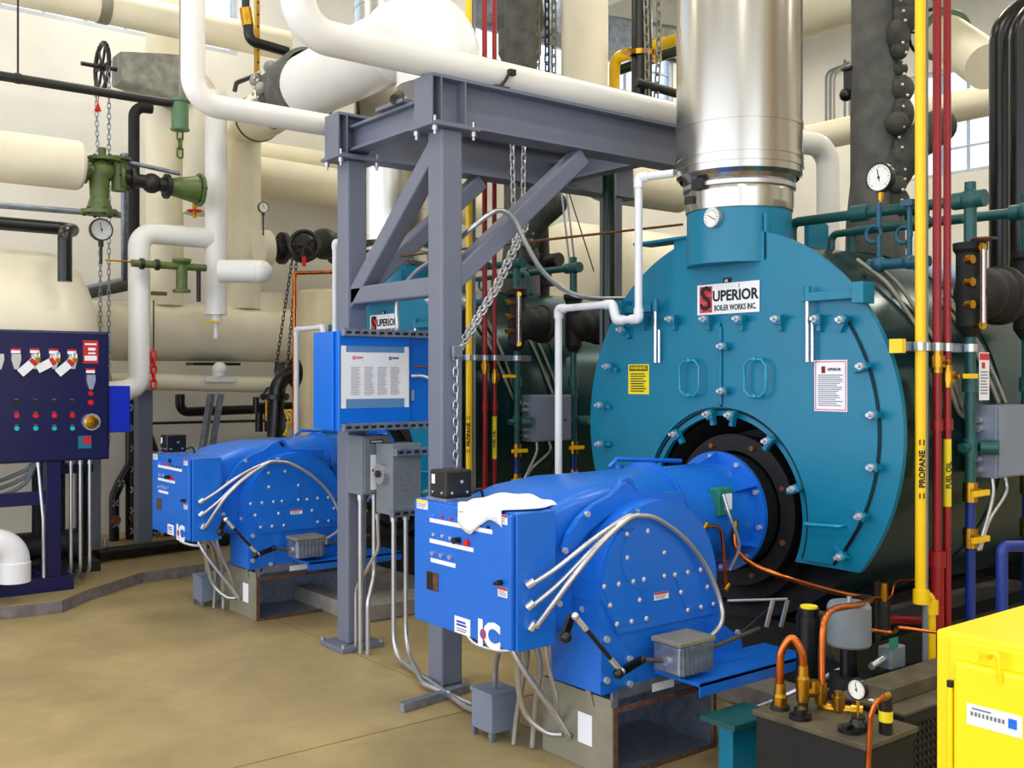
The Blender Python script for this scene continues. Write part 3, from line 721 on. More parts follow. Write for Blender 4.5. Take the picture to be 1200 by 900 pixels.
lb = [U(*q, y=FYN-.012) for q in ((705, 738), (716, 740), (746, 772), (742, 806), (704, 800))]
prism_y([(p.x, p.z) for p in reversed(lb)], FYN-.012, .012, 'lever_bracket', 'burner_blue', bu, .002)
m = MB()
for px, py in ((710, 749), (737, 772), (710, 797), (737, 801), (863, 741), (863, 769)): m.hexbolt(U(px, py, y=FYN-.012), (0,-1,0), .014, .014)
stuff(m.build('bracket_bolts', 'bolt', bu))
# damper linkage
a, b_ = U(674, 722, y=2.95), U(728, 787, y=2.90)
lk = MB().cyl(a.lerp(b_, .22), a.lerp(b_, .78), .009, 10).build('link_rod', 'black', bu)
for t0, t1 in ((0, .24), (.76, 1)): MB().cyl(a.lerp(b_, t0), a.lerp(b_, t1), .012, 10).sphere(a if t0 == 0 else b_, .017, 10, 6).build('rod_end', 'chrome', lk)
MB().bar(a+V((0,.02,0)), a+V((-.03,.03,-.08)), .03, .018, (0,1,0)).sphere(a+V((-.03,.02,-.08)), .024, 10, 6).build('upper_crank', 'black', lk)
c_ = U(752, 773, y=2.90); MB().bar(b_+V((-.02,0,-.006)), c_, .028, .02, (0,1,0)).sphere(b_+V((-.015,0,-.005)), .022, 10, 6).sphere(c_, .018, 8, 6).build('lower_crank', 'black', lk)
d_ = U(788, 775, y=2.88); MB().cyl(c_, d_, .0095, 10).build('drive_shaft', 'oily_tan', lk); MB().sphere(d_, .016, 10, 6).build('shaft_knuckle', 'chrome', lk)
# actuator motor
am_ = MB().box((3.03, 2.80, .405), (3.235, 2.95, .525)).build('actuator_motor', 'galv', bu, bev=.012)
MB().box((3.025, 2.795, .525), (3.24, 2.955, .545)).build('motor_lid', 'galv_tan', am_, bev=.004)
m = MB()
for i in range(7): m.box((3.045+i*.026, 2.793, .41), (3.053+i*.026, 2.802, .52))
stuff(m.build('cooling_ribs', 'galv', am_)); MB().cyl((3.02, 2.87, .46), (3.03, 2.87, .46), .02, 12).build('shaft_boss', 'chrome', am_)
MB().box((3.09, 2.75, .37), (3.80, 3.0, .385)).box((3.09, 2.75, .33), (3.80, 2.757, .385)).build('shelf_rail', 'burner_blue', bu, bev=.002)
e_ = U(905, 744, y=2.88); MB().cyl((3.235, 2.88, .46), (3.62, 2.88, .50), .0095, 10).build('jack_shaft', 'oily_tan', bu)
# flexible conduits on the cabinet side
def conn(p, ax, r=.017, L_=.03): return MB().cyl(p, V(p)+V(ax)*L_, r, 8)
def side(px, py, y): return U(px, py, y=y)
P1 = [side(624, 684, 3.09), side(652, 666, 3.03), side(694, 633, 2.975), side(737, 604, 2.985), side(762, 594, 3.05), side(786, 590, 3.09)]
P2 = [side(624, 710, 3.09), side(655, 684, 3.03), side(690, 648, 2.975), side(725, 614, 2.97), side(745, 605, 2.97)]
P3 = [side(628, 735, 3.09), side(652, 703, 3.02), side(675, 672, 2.97), side(705, 636, 2.965), side(735, 609, 2.965), side(747, 604, 2.965)]
P4 = [side(747, 604, 2.965), side(770, 608, 2.965), side(803, 632, 2.965), side(828, 665, 2.955), side(844, 705, 2.93), side(845, 730, 2.90), side(829, 750, 2.88)]
for P_, r in ((P1, .0105), (P2, .0105), (P3, .0125), (P4, .012)): o = MB().flex(P_, r).build('flexible_conduit', 'steel', bu)
for P_ in (P1, P2, P3): conn(P_[0]+V((-.015, .015, -.008)), (P_[1]-P_[0]).normalized(), .017, .035).build('conduit_fitting', 'chrome', bu)
conn(P4[-1]+V((0,0,.0)), (0,0,-1), .018, .03).build('conduit_fitting', 'chrome', bu)
# draught switch and flame scanner bits
p = side(781, 595, 3.12); o = MB().cyl(p+V((0,.06,0)), p+V((0,-.0,0)), .032, 20).build('draught_switch', 'chrome', bu)
MB().box(p+V((.02,-.015,-.035)), p+V((.08,.06,.03))).build('switch_housing', 'olive', o, bev=.004); MB().cyl(p, p+V((0,-.012,0)), .01, 8).build('adjuster', 'brass', o)
p = side(799, 618, 3.18); MB().box(p+V((-.02,-.02,-.04)), p+V((.03,.05,.04))).build('limit_switch', 'black', bu, bev=.003)
p = side(851, 588, 3.20); o = MB().box(p+V((-.05,-.0,-.065)), p+V((.05,.06,.065))).build('spark_box', 'actuator_green', bu, bev=.006)
plate(MB(), p+V((.015,-.0005,.0)), 'y-', .05, .075, .001).build('sticker', 'paper', o)
MB().flex([p+V((-.045,-.02,.04)), p+V((-.035,-.05,-.06)), p+V((.02,-.06,-.2)), p+V((.0,-.02,-.32))], .009).build('flexible_conduit', 'steel', bu)
a = side(826, 617, 3.215); MB().tube([a, a+V((.09,-.02,-.0)), a+V((.12,-.03,-.30))], .008, 8, bend=.05).build('pilot_line', 'copper', bu)
for q in (a, a+V((.12,-.03,-.29))): MB().cyl(q+V((-.012,0,-.012)), q+V((.012,0,.012)), .014, 6).build('brass_nut', 'brass', bu)
MB().tube([U(790, 549, y=3.5), U(815, 544, y=3.5), U(828, 548, y=3.45)], .006, 8, bend=.03).build('igniter_cable', 'black', bu)
p = U(822, 547, y=3.46); MB().cyl(p+V((-.03,.02,0)), p+V((.03,-.02,-.005)), .013, 10).build('igniter_boot', 'bright_red', bu)
# galvanised intake box below
bx0, bx1, by0, by1, bz = 2.823, 3.43, 2.967, 3.40, .315
ib = MB().box((bx0, by0, .002), (bx0+.01, by1, bz)).build('intake_side_panel', 'galv_tan', bu)
MB().box((bx1-.01, by0+.02, .002), (bx1, by1, bz)).build('intake_side_panel', 'galv', bu)
MB().box((bx0+.01, by1-.01, .002), (bx1-.01, by1, bz)).build('intake_back_panel', 'galv', bu)
MB().box((bx0+.01, by0+.01, .002), (bx1-.01, by1-.01, .012)).build('intake_floor_panel', 'galv', bu)
MB().box((bx0+.01, by0+.03, bz-.012), (bx1, by1, bz)).build('intake_top_panel', 'galv', bu)
MB().box((bx0+.06, by0+.03, bz), (bx1+.15, by0+.04, bz+.035)).build('top_flange', 'galv', bu)
m = MB().box((bx0+.002, by0-.008, .002), (bx0+.022, by0, bz-.03)).box((bx0+.022, by0-.008, bz-.05), (bx1, by0, bz-.03)).box((bx0+.022, by0-.008, .002), (bx1, by0, .02)).box((bx1-.012, by0-.008, .02), (bx1, by0, bz-.05))
m.build('intake_mouth_frame', 'rust', bu)
MB().box((bx0+.0, by0-.0, bz-.03), (bx0+.03, by0+.012, bz+.03)).build('corner_tab', 'galv', bu)
MB().bar((bx0-.004, by0+.12, bz-.05), (bx0-.006, by0+.14, bz+.02), .03, .004, (1,0,0)).build('latch', 'galv_tan', bu)
p = U(685.5, 854, x=bx0-.0005); plate(MB(), p, 'x-', .085, .125, .001).build('blank_label', 'paper', bu)
p = U(777, 803, y=by0+.03); plate(MB(), p, 'y-', .13, .034, .001).build('blank_label', 'paper', bu)
MB().tube([U(785, 846, y=3.39), U(842, 858, y=3.1)], .003, 6).build('tie_rod', 'black', bu)

def junction():
    """grey floor junction box with flexible conduits hanging from the cabinet"""
    t = thing('junction_box', 'grey floor junction box under the burner that carries the white cloth', 'junction box', (2.76, 3.68, 0), 'junction boxes under the burners')
    MB().box((2.70, 3.60, .035), (2.84, 3.75, .20)).build('box', 'grey_box', t, bev=.004)
    MB().box((2.693, 3.593, .20), (2.847, 3.757, .212)).build('lid', 'grey_box', t, bev=.003)
    for sx in (2.71, 2.83):
        for sy in (3.61, 3.74): MB().box((sx-.012, sy-.012, .001), (sx+.012, sy+.012, .035)).build('foot', 'galv', t)
    return t
jb = junction()
def hose(P_, label, r=.0135):
    return MB().flex(P_, r, 8, .009).build('flexible_conduit', 'steel', bu)
h1 = hose([(2.50, 3.52, .54), (2.52, 3.47, .49), (2.58, 3.38, .47), (2.62, 3.30, .49), (2.63, 3.25, .535)], 'short looped steel conduit hugging the underside of the clothed burner cabinet')
h2 = hose([(2.60, 3.34, .54), (2.66, 3.48, .46), (2.74, 3.62, .34), (2.77, 3.67, .215)], 'steel conduit bending down into the lid of the junction box under the clothed burner')
h3 = hose([(2.55, 3.30, .54), (2.60, 3.26, .42), (2.72, 3.22, .24), (2.80, 3.21, .12), (2.815, 3.22, .10)], 'long slanting steel conduit from clothed cabinet to galvanised intake box')
h4 = hose([(2.62, 3.14, .56), (2.66, 3.17, .45), (2.74, 3.22, .30), (2.79, 3.26, .19), (2.81, 3.27, .16)], 'steel conduit hanging close beside galvanised intake box of the clothed burner', .011)
h5 = hose([(2.60, 3.24, .53), (2.68, 3.33, .43), (2.74, 3.44, .28), (2.76, 3.50, .12), (2.76, 3.52, .0)], 'upright steel conduit rising from floor next to junction box of the clothed burner')
h6 = hose([(2.62, 3.20, .53), (2.70, 3.27, .40), (2.77, 3.38, .22), (2.79, 3.42, .1), (2.79, 3.43, .0)], 'steel conduit rising from floor between junction box and intake box of the clothed burner')
h7 = hose([(2.60, 3.28, .53), (2.64, 3.34, .36), (2.69, 3.36, .20), (2.76, 3.31, .115), (2.815, 3.26, .105)], 'drooping steel conduit looped low against galvanised intake box of the clothed burner')
D2 = (0, DY, 0)
clone(bo, D2, 'teal fire-tube boiler standing behind the steel frame, mostly hidden by piping')
clone(st, D2, 'stainless steel exhaust stack partly hidden behind the big white pipe elbow')
clone(bu, D2, 'blue forced-draught burner beside the raised slab without cloth')
clone(jb, D2, 'grey floor junction box under the burner beside the raised slab')
# cloth on the near cabinet
m = MB(); n1, n2 = 26, 22; vs = []; fs = []
for i in range(n1+1):
    for j in range(n2+1):
        u, v = i/n1, j/n2
        x = 2.40+.36*u+.02*math.sin(v*7); y = 3.145+.33*v*(1-.35*abs(u-.35))+.02*math.sin(u*9)+.02
        z = CZ1+.004+.034*math.sin(math.pi*min(1, v*1.1))*abs(math.sin(math.pi*(u*.9+.05)))*(1+.3*math.sin(u*11+v*5))+.008*math.sin(u*17)*math.sin(v*13)+.006
        if x < 2.424:
            z = CZ1-.0-.02-(2.43-x)*(1.2+1.6*max(0, v-.55)*2); x = 2.424-.008*math.sin(v*8)**2
        z = max(z, CZ1+.006) if x > 2.424 else z
        vs.append((x, y, z))
for i in range(n1):
    for j in range(n2): a = i*(n2+1)+j; fs.append((a, a+1, a+n2+2, a+n2+1))
m.add(vs, fs, True); o = solo(m, 'rag', 'cloth_white', 'crumpled white cloth lying on the blue burner cabinet', 'cloth')
md = o.modifiers.new('thick', 'SOLIDIFY'); md.thickness = .004; md.offset = 1
# ================================================================ helpers for pipework
def pipe(name, label, cat, mt, pts, r, bend=None, group=None, n=20, seg=8, bands=(), bmat='steel', bw=.03):
    """one pipe run; bands = indices t (0..1) along straight first leg where a strap sits"""
    o = MB().tube(pts, r, n, bend if bend is not None else r*2.2, seg).build(name, mt); tag(o, label, cat, group)
    return o
def strap(o, p, ax, r, wd, mt='steel', nm='strap'):
    p = V(p); d = V(ax).normalized()
    return MB().lathe(p-d*wd/2, d, [(0, r*.98), (0, r+.006), (wd, r+.006), (wd, r*.98)], 24).build(nm, mt, o)
def flange(o, p, ax, r, th=.025, mt='valve_green', nm='flange', bolts=6):
    p = V(p); d = V(ax).normalized(); q = MB().lathe(p-d*th/2, d, [(0, 0), (0, r), (th, r), (th, 0)], 20).build(nm, mt, o)
    if bolts:
        m = MB(); u, t = perp(d)
        for k in range(bolts):
            a = 2*math.pi*k/bolts; c = p+(u*math.cos(a)+t*math.sin(a))*r*.8
            m.tube([c-d*(th/2+.012), c+d*(th/2+.012)], r*.09, 6)
        stuff(m.build(nm+'_bolts', 'dark_iron', o))
    return q
def wheel(o, c, ax, R, mt, nm='handwheel', spokes=6, rr=.12):
    m = MB(); d = V(ax).normalized(); u, t = perp(d); c = V(c)
    m.ring(c, d, R, R*rr, 24, 8)
    for k in range(spokes):
        a = 2*math.pi*k/spokes; m.tube([c, c+(u*math.cos(a)+t*math.sin(a))*R], R*rr*.6, 6)
    m.cyl(c-d*R*.12, c+d*R*.12, R*.2, 10)
    return m.build(nm, mt, o)
def gauge(label, c, face, r, stem=None, smat='brass', group=None, name='pressure_gauge'):
    R, Up, N = FACE[face] if isinstance(face, str) else face
    c = V(c); o = thing(name, label, 'gauge', c-Up*r, group)
    MB().cyl(c, c-N*r*.45, r, 28).build('case', 'black', o, bev=.002)
    MB().lathe(c, N, [(0, r*.86), (.004, r*.9), (.006, r*1.0), (0, r*1.01)], 28).build('bezel', 'black', o)
    f = MB().cyl(c, c+N*.002, r*.87, 28).build('dial_face', 'dial', o)
    m = MB(); q = c+N*.0025
    for k in range(19):
        a = math.radians(225-k*15); d = R*math.cos(a)+Up*math.sin(a); L0 = .66 if k % 3 == 0 else .73
        m.bar(q+d*r*L0, q+d*r*.8, r*.035, .001, N)
    stuff(m.build('scale_marks', 'ink', f))
    d = R*-.2+Up*.98; MB().bar(q-d*r*.25, q+d*r*.62, r*.06, .0012, N).cyl(q, q+N*.003, r*.09, 10).build('needle', 'ink', f)
    if stem: MB().cyl(c-N*r*.2-Up*r, c-N*r*.2-Up*(r+stem), r*.14, 10).cyl(c-N*r*.2-Up*r, c-N*r*.2-Up*(r+r*.5), r*.24, 6).build('stem', smat, o)
    return o
def strut(name, label, p0, p1, h=.041, d=.041, face='y-', slots=True, parent=None, mt='galv', group=None):
    R, Up, N = FACE[face]; p0, p1 = V(p0), V(p1)
    m = MB().bar(p0, p1, d, h)
    if parent: o = m.build(name, mt, parent, bev=.002)
    else: o = tag(m.build(name, mt, None, .002), label, 'strut', group)
    if slots:
        L_ = (p1-p0).length; dr_ = (p1-p0).normalized(); k = int(L_/.052); s = MB()
        for i in range(k):
            c = p0+dr_*(.03+i*.052)+N*(d/2)
            pts = [(math.cos(a)*.008+(.009 if math.cos(a) > 0 else -.009), math.sin(a)*.008) for a in [2*math.pi*j/12 for j in range(12)]]
            s.prism(pts, c-N*.001, dr_, Up, .0025 if N.y else -.0025)
        stuff(s.build('slots', 'ink', o))
    return o
# ================================================================ BLUE PANEL ON THE FRAME
PY = 5.05
bp_ = thing('control_panel', 'bright blue electrical panel with a taped white notice between frame columns', 'control panel', (2.97, 5.19, 1.30))
MB().box((2.742, PY+.03, 1.30), (3.50, 5.335, 1.85)).build('enclosure', 'panel_blue', bp_, bev=.004)
pd = MB().box((2.738, PY, 1.298), (3.20, PY+.03, 1.852)).build('door', 'panel_blue', bp_, bev=.004)
MB().box((2.726, PY+.05, 1.302), (2.742, 5.33, 1.848)).build('side_cover', 'panel_blue', bp_, bev=.003)
a, b_ = U(399, 405, y=PY), U(479, 477, y=PY)
plate(MB(), ((a.x+b_.x)/2, PY-.0003, (a.z+b_.z)/2), 'y-', b_.x-a.x, a.z-b_.z, .0012).build('plastic_sleeve', 'film', pd)
nt_ = plate(MB(), ((a.x+b_.x)/2+.002, PY-.0016, (a.z+b_.z)/2+.008), 'y-', (b_.x-a.x)*.88, (a.z-b_.z)*.75, .0008).build('notice', 'paper', pd)
for xx in (a.x+.018, b_.x-.016): plate(MB(), (xx, PY-.0026, (a.z+b_.z)/2-.0), 'y-', .03, (a.z-b_.z)*1.0, .0006).build('tape', 'white', pd)
nc = V(((a.x+b_.x)/2+.002, PY-.0032, (a.z+b_.z)/2+.008)); nw, nh = (b_.x-a.x)*.88, (a.z-b_.z)*.75
stuff(lines(nc+V((0, 0, nh*.18)), 'y-', nw*.82, 20, nh*.031, nh*.009, 4, .02).build('fine_print', 'print', nt_))
text('Hurst', .024, nc+V((-nw*.33, 0, nh*.39)), 'y-', 'print', nt_) if False else None
for sx, mt_ in ((-.36, 'pink'), (.24, 'print')):
    plate(MB(), nc+V((nw*sx, 0, nh*.38)), 'y-', .018, .02, .0006).build('print_logo', mt_, nt_)
    stuff(lines(nc+V((nw*sx+.035, 0, nh*.385)), 'y-', .045, 1, .01, .012).build('print_title', mt_, nt_))
strut('mounting_strut', '', (2.75, PY-.018, 1.842), (3.42, PY-.018, 1.842), parent=bp_); strut('mounting_strut', '', (2.75, PY-.018, 1.318), (3.42, PY-.018, 1.318), parent=bp_)
MB().box((2.752, PY-.03, 1.82), (2.772, PY+.0, 1.866)).build('clip', 'royal', bp_); MB().box((2.752, PY-.03, 1.296), (2.772, PY+.0, 1.342)).build('clip', 'royal', bp_)
MB().cyl((3.235, PY+.02, 1.655), (3.40, PY+.0, 1.655), .005, 8).build('latch_rod', 'copper', bp_); MB().box((3.215, PY+.012, 1.46), (3.235, PY+.03, 1.52)).build('door_latch', 'steel', bp_)
MB().flex([(3.22, PY+.02, 1.60), (3.28, PY-.01, 1.60), (3.34, PY-.03, 1.57), (3.40, PY+.0, 1.50)], .011).build('flexible_conduit', 'steel', bp_)
# disconnect switches
d1 = thing('disconnect_switch', 'grey disconnect switch with white label strip beneath the blue panel', 'switch box', (3.02, 5.24, .92), 'disconnect switches')
MB().box((2.945, 5.16, .92), (3.14, 5.33, 1.26)).build('box', 'grey_enamel', d1, bev=.005); MB().box((2.955, 5.15, .93), (3.13, 5.16, 1.25)).build('cover', 'grey_enamel', d1, bev=.004)
plate(MB(), (3.03, 5.1495, 1.05), 'y-', .07, .2, .001).build('instruction_label', 'paper', d1); plate(MB(), (3.03, 5.1484, 1.06), 'y-', .05, .016, .0006).build('red_band', 'sign_red', d1)
t = plate(MB(), (3.035, 5.1495, 1.225), 'y-', .085, .022, .001).build('name_strip', 'ink', d1); stuff(lines((3.035, 5.148, 1.225), 'y-', .07, 1, .01, .01, 6, .004, .1).build('name_print', 'white', d1))
MB().bar((3.06, 5.135, 1.17), (3.12, 5.12, 1.09), .03, .03, (0,1,0)).build('lever', 'black', d1, bev=.004)
MB().lathe((3.50-.0, 5.0, 0), (0,0,1), [(0, .001), (.001, .001)], 6) if False else None
d2_ = thing('disconnect_switch', 'grey slotted switch box with round rotary handle hung on short struts', 'switch box', (3.11, 5.02, .82), 'disconnect switches')
MB().box((3.02, 4.95, .82), (3.21, 5.13, 1.22)).build('box', 'grey_enamel', d2_, bev=.005)
m = MB()
for i, (x, z) in enumerate([(3.06, 1.12), (3.14, 1.12), (3.11, 1.05)]+[(3.08+.035*i, .96+.03*j) for i in range(4) for j in range(3)]): m.cyl((x, 4.951, z), (x, 4.947, z), .005, 6)
stuff(m.build('cover_screws', 'steel', d2_))
MB().cyl((3.02, 5.04, 1.05), (2.985, 5.04, 1.05), .058, 24).build('rotary_handle', 'steel', d2_, bev=.004); MB().cyl((2.985, 5.04, 1.05), (2.97, 5.04, 1.05), .02, 12).build('handle_hub', 'dark_iron', d2_)
strut('hanger_strut', '', (3.02, 4.93, 1.175), (3.40, 4.93, 1.175), parent=d2_); strut('hanger_strut', '', (3.0, 4.93, .835), (3.24, 4.93, .835), parent=d2_)
# rigid conduits from the switches
def conduit(label, pts, r=.0135, bend=.14, group='rigid conduits by the frame', mt='steel'):
    o = MB().tube(pts, r, 12, bend, 8).build('rigid_conduit', mt); tag(o, label, 'conduit', group)
    a, b_ = V(pts[0]), V(pts[1]); d = (b_-a).normalized(); MB().cyl(a, a+d*.035, r*1.45, 10).build('coupling', 'steel', o); return o
conduit('steel conduit from slotted switch box to floor, outer of the pair', [(3.04, 4.97, .82), (3.04, 4.97, .03), (2.84, 3.99, .03), (2.80, 3.77, .06)])
conduit('steel conduit from slotted switch box to floor, inner of the pair', [(3.12, 4.97, .82), (3.12, 4.97, .05), (2.88, 4.42, .032), (2.885, 3.99, .032), (2.84, 3.77, .10)], bend=.16)
conduit('short steel conduit under the labelled switch, close to column', [(2.97, 5.22, .92), (2.97, 5.22, .12), (2.97, 5.22, .002)])
conduit('short steel conduit under the labelled switch, away from column', [(3.06, 5.22, .92), (3.06, 5.22, .45), (2.99, 5.17, .3), (2.99, 5.17, .002)], bend=.1)
conduit('thin bent steel conduit leaning beside the left frame column', [(3.0, 5.08, .82), (3.02, 5.10, .62), (2.985, 5.30, .36), (2.985, 5.30, .002)], .010, .1)
a, b_ = U(470, 830, z=.02), U(548, 806, z=.02)
o = strut('floor_strut', 'slotted steel strut lying on floor under the conduit pair', (a.x, a.y, .022), (b_.x, b_.y, .022), slots=False)
MB().tube([(2.85, 4.16, .045), (2.86, 4.16, .05)], .02, 8).build('pipe_clip', 'steel', o)
# arched flexible conduit
P_ = [U(466, 386, y=5.2), U(466, 352, y=5.19), U(484, 322, y=5.1), U(515, 300, y=4.85), U(545, 274, y=4.40), U(572, 252, y=4.33), U(588, 247, y=4.33), U(603, 258, y=4.33), U(616, 285, y=4.33), U(636, 318, y=4.33), U(662, 340, y=4.33), U(690, 349, y=4.36), U(735, 350, y=4.36)]
o = MB().flex(P_, .0145, 8, .009).build('flexible_conduit', 'steel'); tag(o, 'arched steel conduit looping from blue panel over the diagonal brace', 'conduit')
# chains
def chain(label, pts, L_=.055, r=.0055, w_=.015, mt='steel'):
    o = MB().chain(pts, L_, r, w_).build('hoist_chain', mt); stuff(o) if False else None
    return tag(o, label, 'chain', 'hoist chains')
K = U(534, 412, y=4.355)
chain('steel chain draped slanting from above down to the near column', [U(612, 268, y=4.85), U(578, 340, y=4.6), K], .06, .006, .017)
chain('second steel chain draped beside the slanting one to the near column', [U(618, 262, y=4.87), U(584, 336, y=4.62), K+V((.02,.0,.0))], .06, .006, .017)
chain('steel chain hanging straight down along the near frame column', [K, U(534, 560, y=4.355)], .055, .0055, .015)
chain('steel chain hanging from the long beam past the brace', [U(600, 165, y=5.0), U(603, 300, y=5.0)]); chain('steel chain hanging in a pair below the long beam', [U(614, 165, y=5.0), U(612, 290, y=5.0)])
MB_ = MB().box(K+V((-.03,-.02,-.03)), K+V((.03,.0,.03))); solo(MB_, 'chain_bracket', 'galv', 'small square steel bracket holding chains on near column', 'bracket', bev=.003)
solo(MB().tube([U(470, 300, y=5.3), U(800, 263, y=4.6)], .008, 8), 'threaded_rod', 'rod_rust', 'long thin rusty rod running under the frame', 'rod')
# dark green pipe post
solo(MB().cyl((4.915, 5.2, 0), (4.915, 5.2, 3.14), .046, 20), 'pipe_post', 'dark_green', 'glossy dark green pipe post behind the white drain line', 'pipe')
# white PVC drain line, near and far
def drain():
    t = thing('drain_line', 'white plastic drain line with trap beside the clothed burner', 'pipe', (3.88, 4.53, 0), 'white plastic drain lines')
    pts = [(3.88, 4.53, .001), (3.88, 4.53, 1.99), (3.9, 4.10, 1.995), (3.9, 4.07, 1.905), (3.9, 3.9, 1.905), (3.9, 3.9, 2.655), (3.98, 3.72, 2.66)]
    MB().tube(pts, .021, 14, .03, 6).build('tube', 'pvc', t)
    for i, p in enumerate(pts[1:-1], 1):
        a, q, b_ = V(pts[i-1]), V(p), V(pts[i+1]); u = (a-q).normalized(); v = (b_-q).normalized()
        MB().tube([q+u*.055, q+u*.035, q, q+v*.035, q+v*.055], .0265, 14, .03, 6).build('elbow', 'pvc', t)
    return t
dl_ = drain(); clone(dl_, D2, 'white plastic drain line with trap behind the left frame column')
# ================================================================ INSULATED PIPEWORK
S0 = .085   # top of the raised slab
def seam(o, p, ax, r, mt='cream'): return MB().lathe(V(p)-V(ax).normalized()*.006, ax, [(0, r), (0, r+.004), (.012, r+.004), (.012, r)], 24).build('jacket_seam', mt, o)
# wall header with two risers
o = MB().lathe((2.5, 9.3, 2.0), (1,0,0), [(0, 0), (0, .262), (2.2, .262), (2.32, .22), (2.38, .1), (2.39, 0)], 40).build('steam_header', 'cream'); tag(o, 'large cream insulated header pipe running along the wall', 'pipe')
seam(o, (3.1, 9.3, 2.0), (1,0,0), .262); seam(o, (4.4, 9.3, 2.0), (1,0,0), .262)
for x in (2.6, 4.5):
    MB().box((x-.04, 9.05, .086), (x+.04, 9.13, 1.76)).box((x-.04, 9.47, .086), (x+.04, 9.55, 1.76)).build('header_stand', 'frame', o)
p = U(193, 200, y=9.3)
o = pipe('pipe_riser', 'cream insulated riser on the wall header behind the hanging chains', 'pipe', 'cream', [(p.x, 9.3, 2.24), (p.x, 9.3, 5.0)], .165, 0, 'cream wall risers', 28)
p2 = U(285, 200, y=9.3)
o = MB().tube([(p2.x, 9.3, 2.24), (p2.x, 9.3, 3.96), (p2.x-.03, 8.95, 3.955), (3.66, 7.5, 3.83)], .165, 28, .25, 10).build('pipe_riser', 'cream'); tag(o, 'cream insulated riser on the wall header bending to the overhead main', 'pipe', 'cream wall risers')
A_ = V((p2.x-.06, 8.85, 3.947)); B_ = V((3.66, 7.5, 3.83)); dd = B_-A_
MB().lathe(A_, dd, [(0, .165), (.0, .205), (dd.length, .205), (dd.length, .16)], 32).build('thick_section', 'cream', o)
MB().lathe(A_+dd.normalized()*.05, dd, [(0, .2), (.0, .212), (.03, .212), (.03, .2)], 32).build('black_band', 'ink', o)
HX, HZ = 3.55, 3.77
# overhead main with laced jacket and dome elbow
o = thing('overhead_main', 'thick white overhead pipe ending in a big rounded elbow above the frame', 'pipe', (HX, 6.2, 3.4))
MB().lathe((HX, 7.05, HZ), (0,-1,0), [(0, .16), (.03, .235), (1.5, .235), (1.55, .2)], 36).build('straight', 'white_jacket', o)
MB().tube([(HX, 5.72, HZ-.01), (HX, 5.27, HZ-.01), (HX, 5.27, 3.36)], .262, 36, .28, 14).build('elbow', 'white_jacket', o)
MB().tube([(HX, 5.27, 3.40), (HX, 5.27, 3.33), (HX+1.6, 5.27, 3.33)], .15, 28, .06, 6).build('drop', 'white_jacket', o)
MB().lathe((HX, 5.72, HZ-.01), (0,-1,0), [(-.05, .235), (0, .264), (.04, .264), (.04, .2)], 36).build('end_collar', 'white_jacket', o)
o = thing('valve_jacket', 'grey laced insulation jacket around valve on the overhead main', 'insulation', (HX, 7.3, 3.5))
MB().lathe((HX+.02, 7.55, HZ+.03), (0,-1,0), [(0, .17), (.04, .22), (.15, .215), (.25, .25), (.52, .27), (.56, .24)], 28).build('jacket', 'grey_cloth', o)
for i in range(7):
    a = math.radians(20+i*24); MB().sphere((HX-.22*math.sin(a), 7.50-.14*(i % 2), HZ+.03+.23*math.cos(a)), .05, 10, 8).build('jacket_fold', 'silver_cloth', o)
m = MB()
for i in range(18): m.sphere((HX-.25*math.sin(i*.17), 7.42+.05*math.sin(i*2.1), HZ+.03+.25*math.cos(i*.17)), .014, 6, 4)
stuff(m.build('lacing_studs', 'steel', o))
# long white pipes on top of the frame
o = MB().tube([(2.2, 4.46, 6.3), (2.2, 4.46, 3.228), (4.0, 4.46, 3.228), (5.4, 4.46, 3.228)], .083, 32, .17, 12).build('long_pipe', 'white_jacket'); tag(o, 'long white insulated pipe lying on the frame beam past the stack', 'pipe', 'white pipes over the frame')
q = U(590, 100, y=4.38); t = MB().box((q.x-.07, 4.36, 3.138), (q.x+.03, 4.56, 3.148)).tube([(q.x-.03, 4.37, 3.145), (q.x+.0, 4.365, 3.18), (q.x+.03, 4.36, 3.235)], .009, 6).build('pipe_saddle', 'dark_iron', o)
MB().box((q.x+.02, 4.345, 3.215), (q.x+.06, 4.375, 3.245)).build('saddle_bolt', 'dark_iron', o)
o = MB().tube([(2.15, 5.66, 6.3), (2.15, 5.66, 3.135), (3.3, 5.66, 3.135), (4.6, 5.66, 3.135)], .066, 28, .15, 12).build('long_pipe', 'white_jacket'); tag(o, 'slimmer white insulated pipe dropping and turning toward the left frame column', 'pipe', 'white pipes over the frame')
# high cream pipe under the window
o = pipe('long_pipe', 'cream pipe with steel strap high under the wall window', 'pipe', 'cream', [(-1.5, 8.75, 4.64), (4.2, 8.75, 4.64)], .135, 0, None, 28)
q = U(127, 15, y=8.6); strap(o, (q.x, 8.75, 4.64), (1,0,0), .135, .09, 'galv_tan'); MB().cyl((q.x, 8.75, 4.77), (q.x, 8.75, 6.42), .012, 8).build('hanger_rod', 'rod_rust', o)
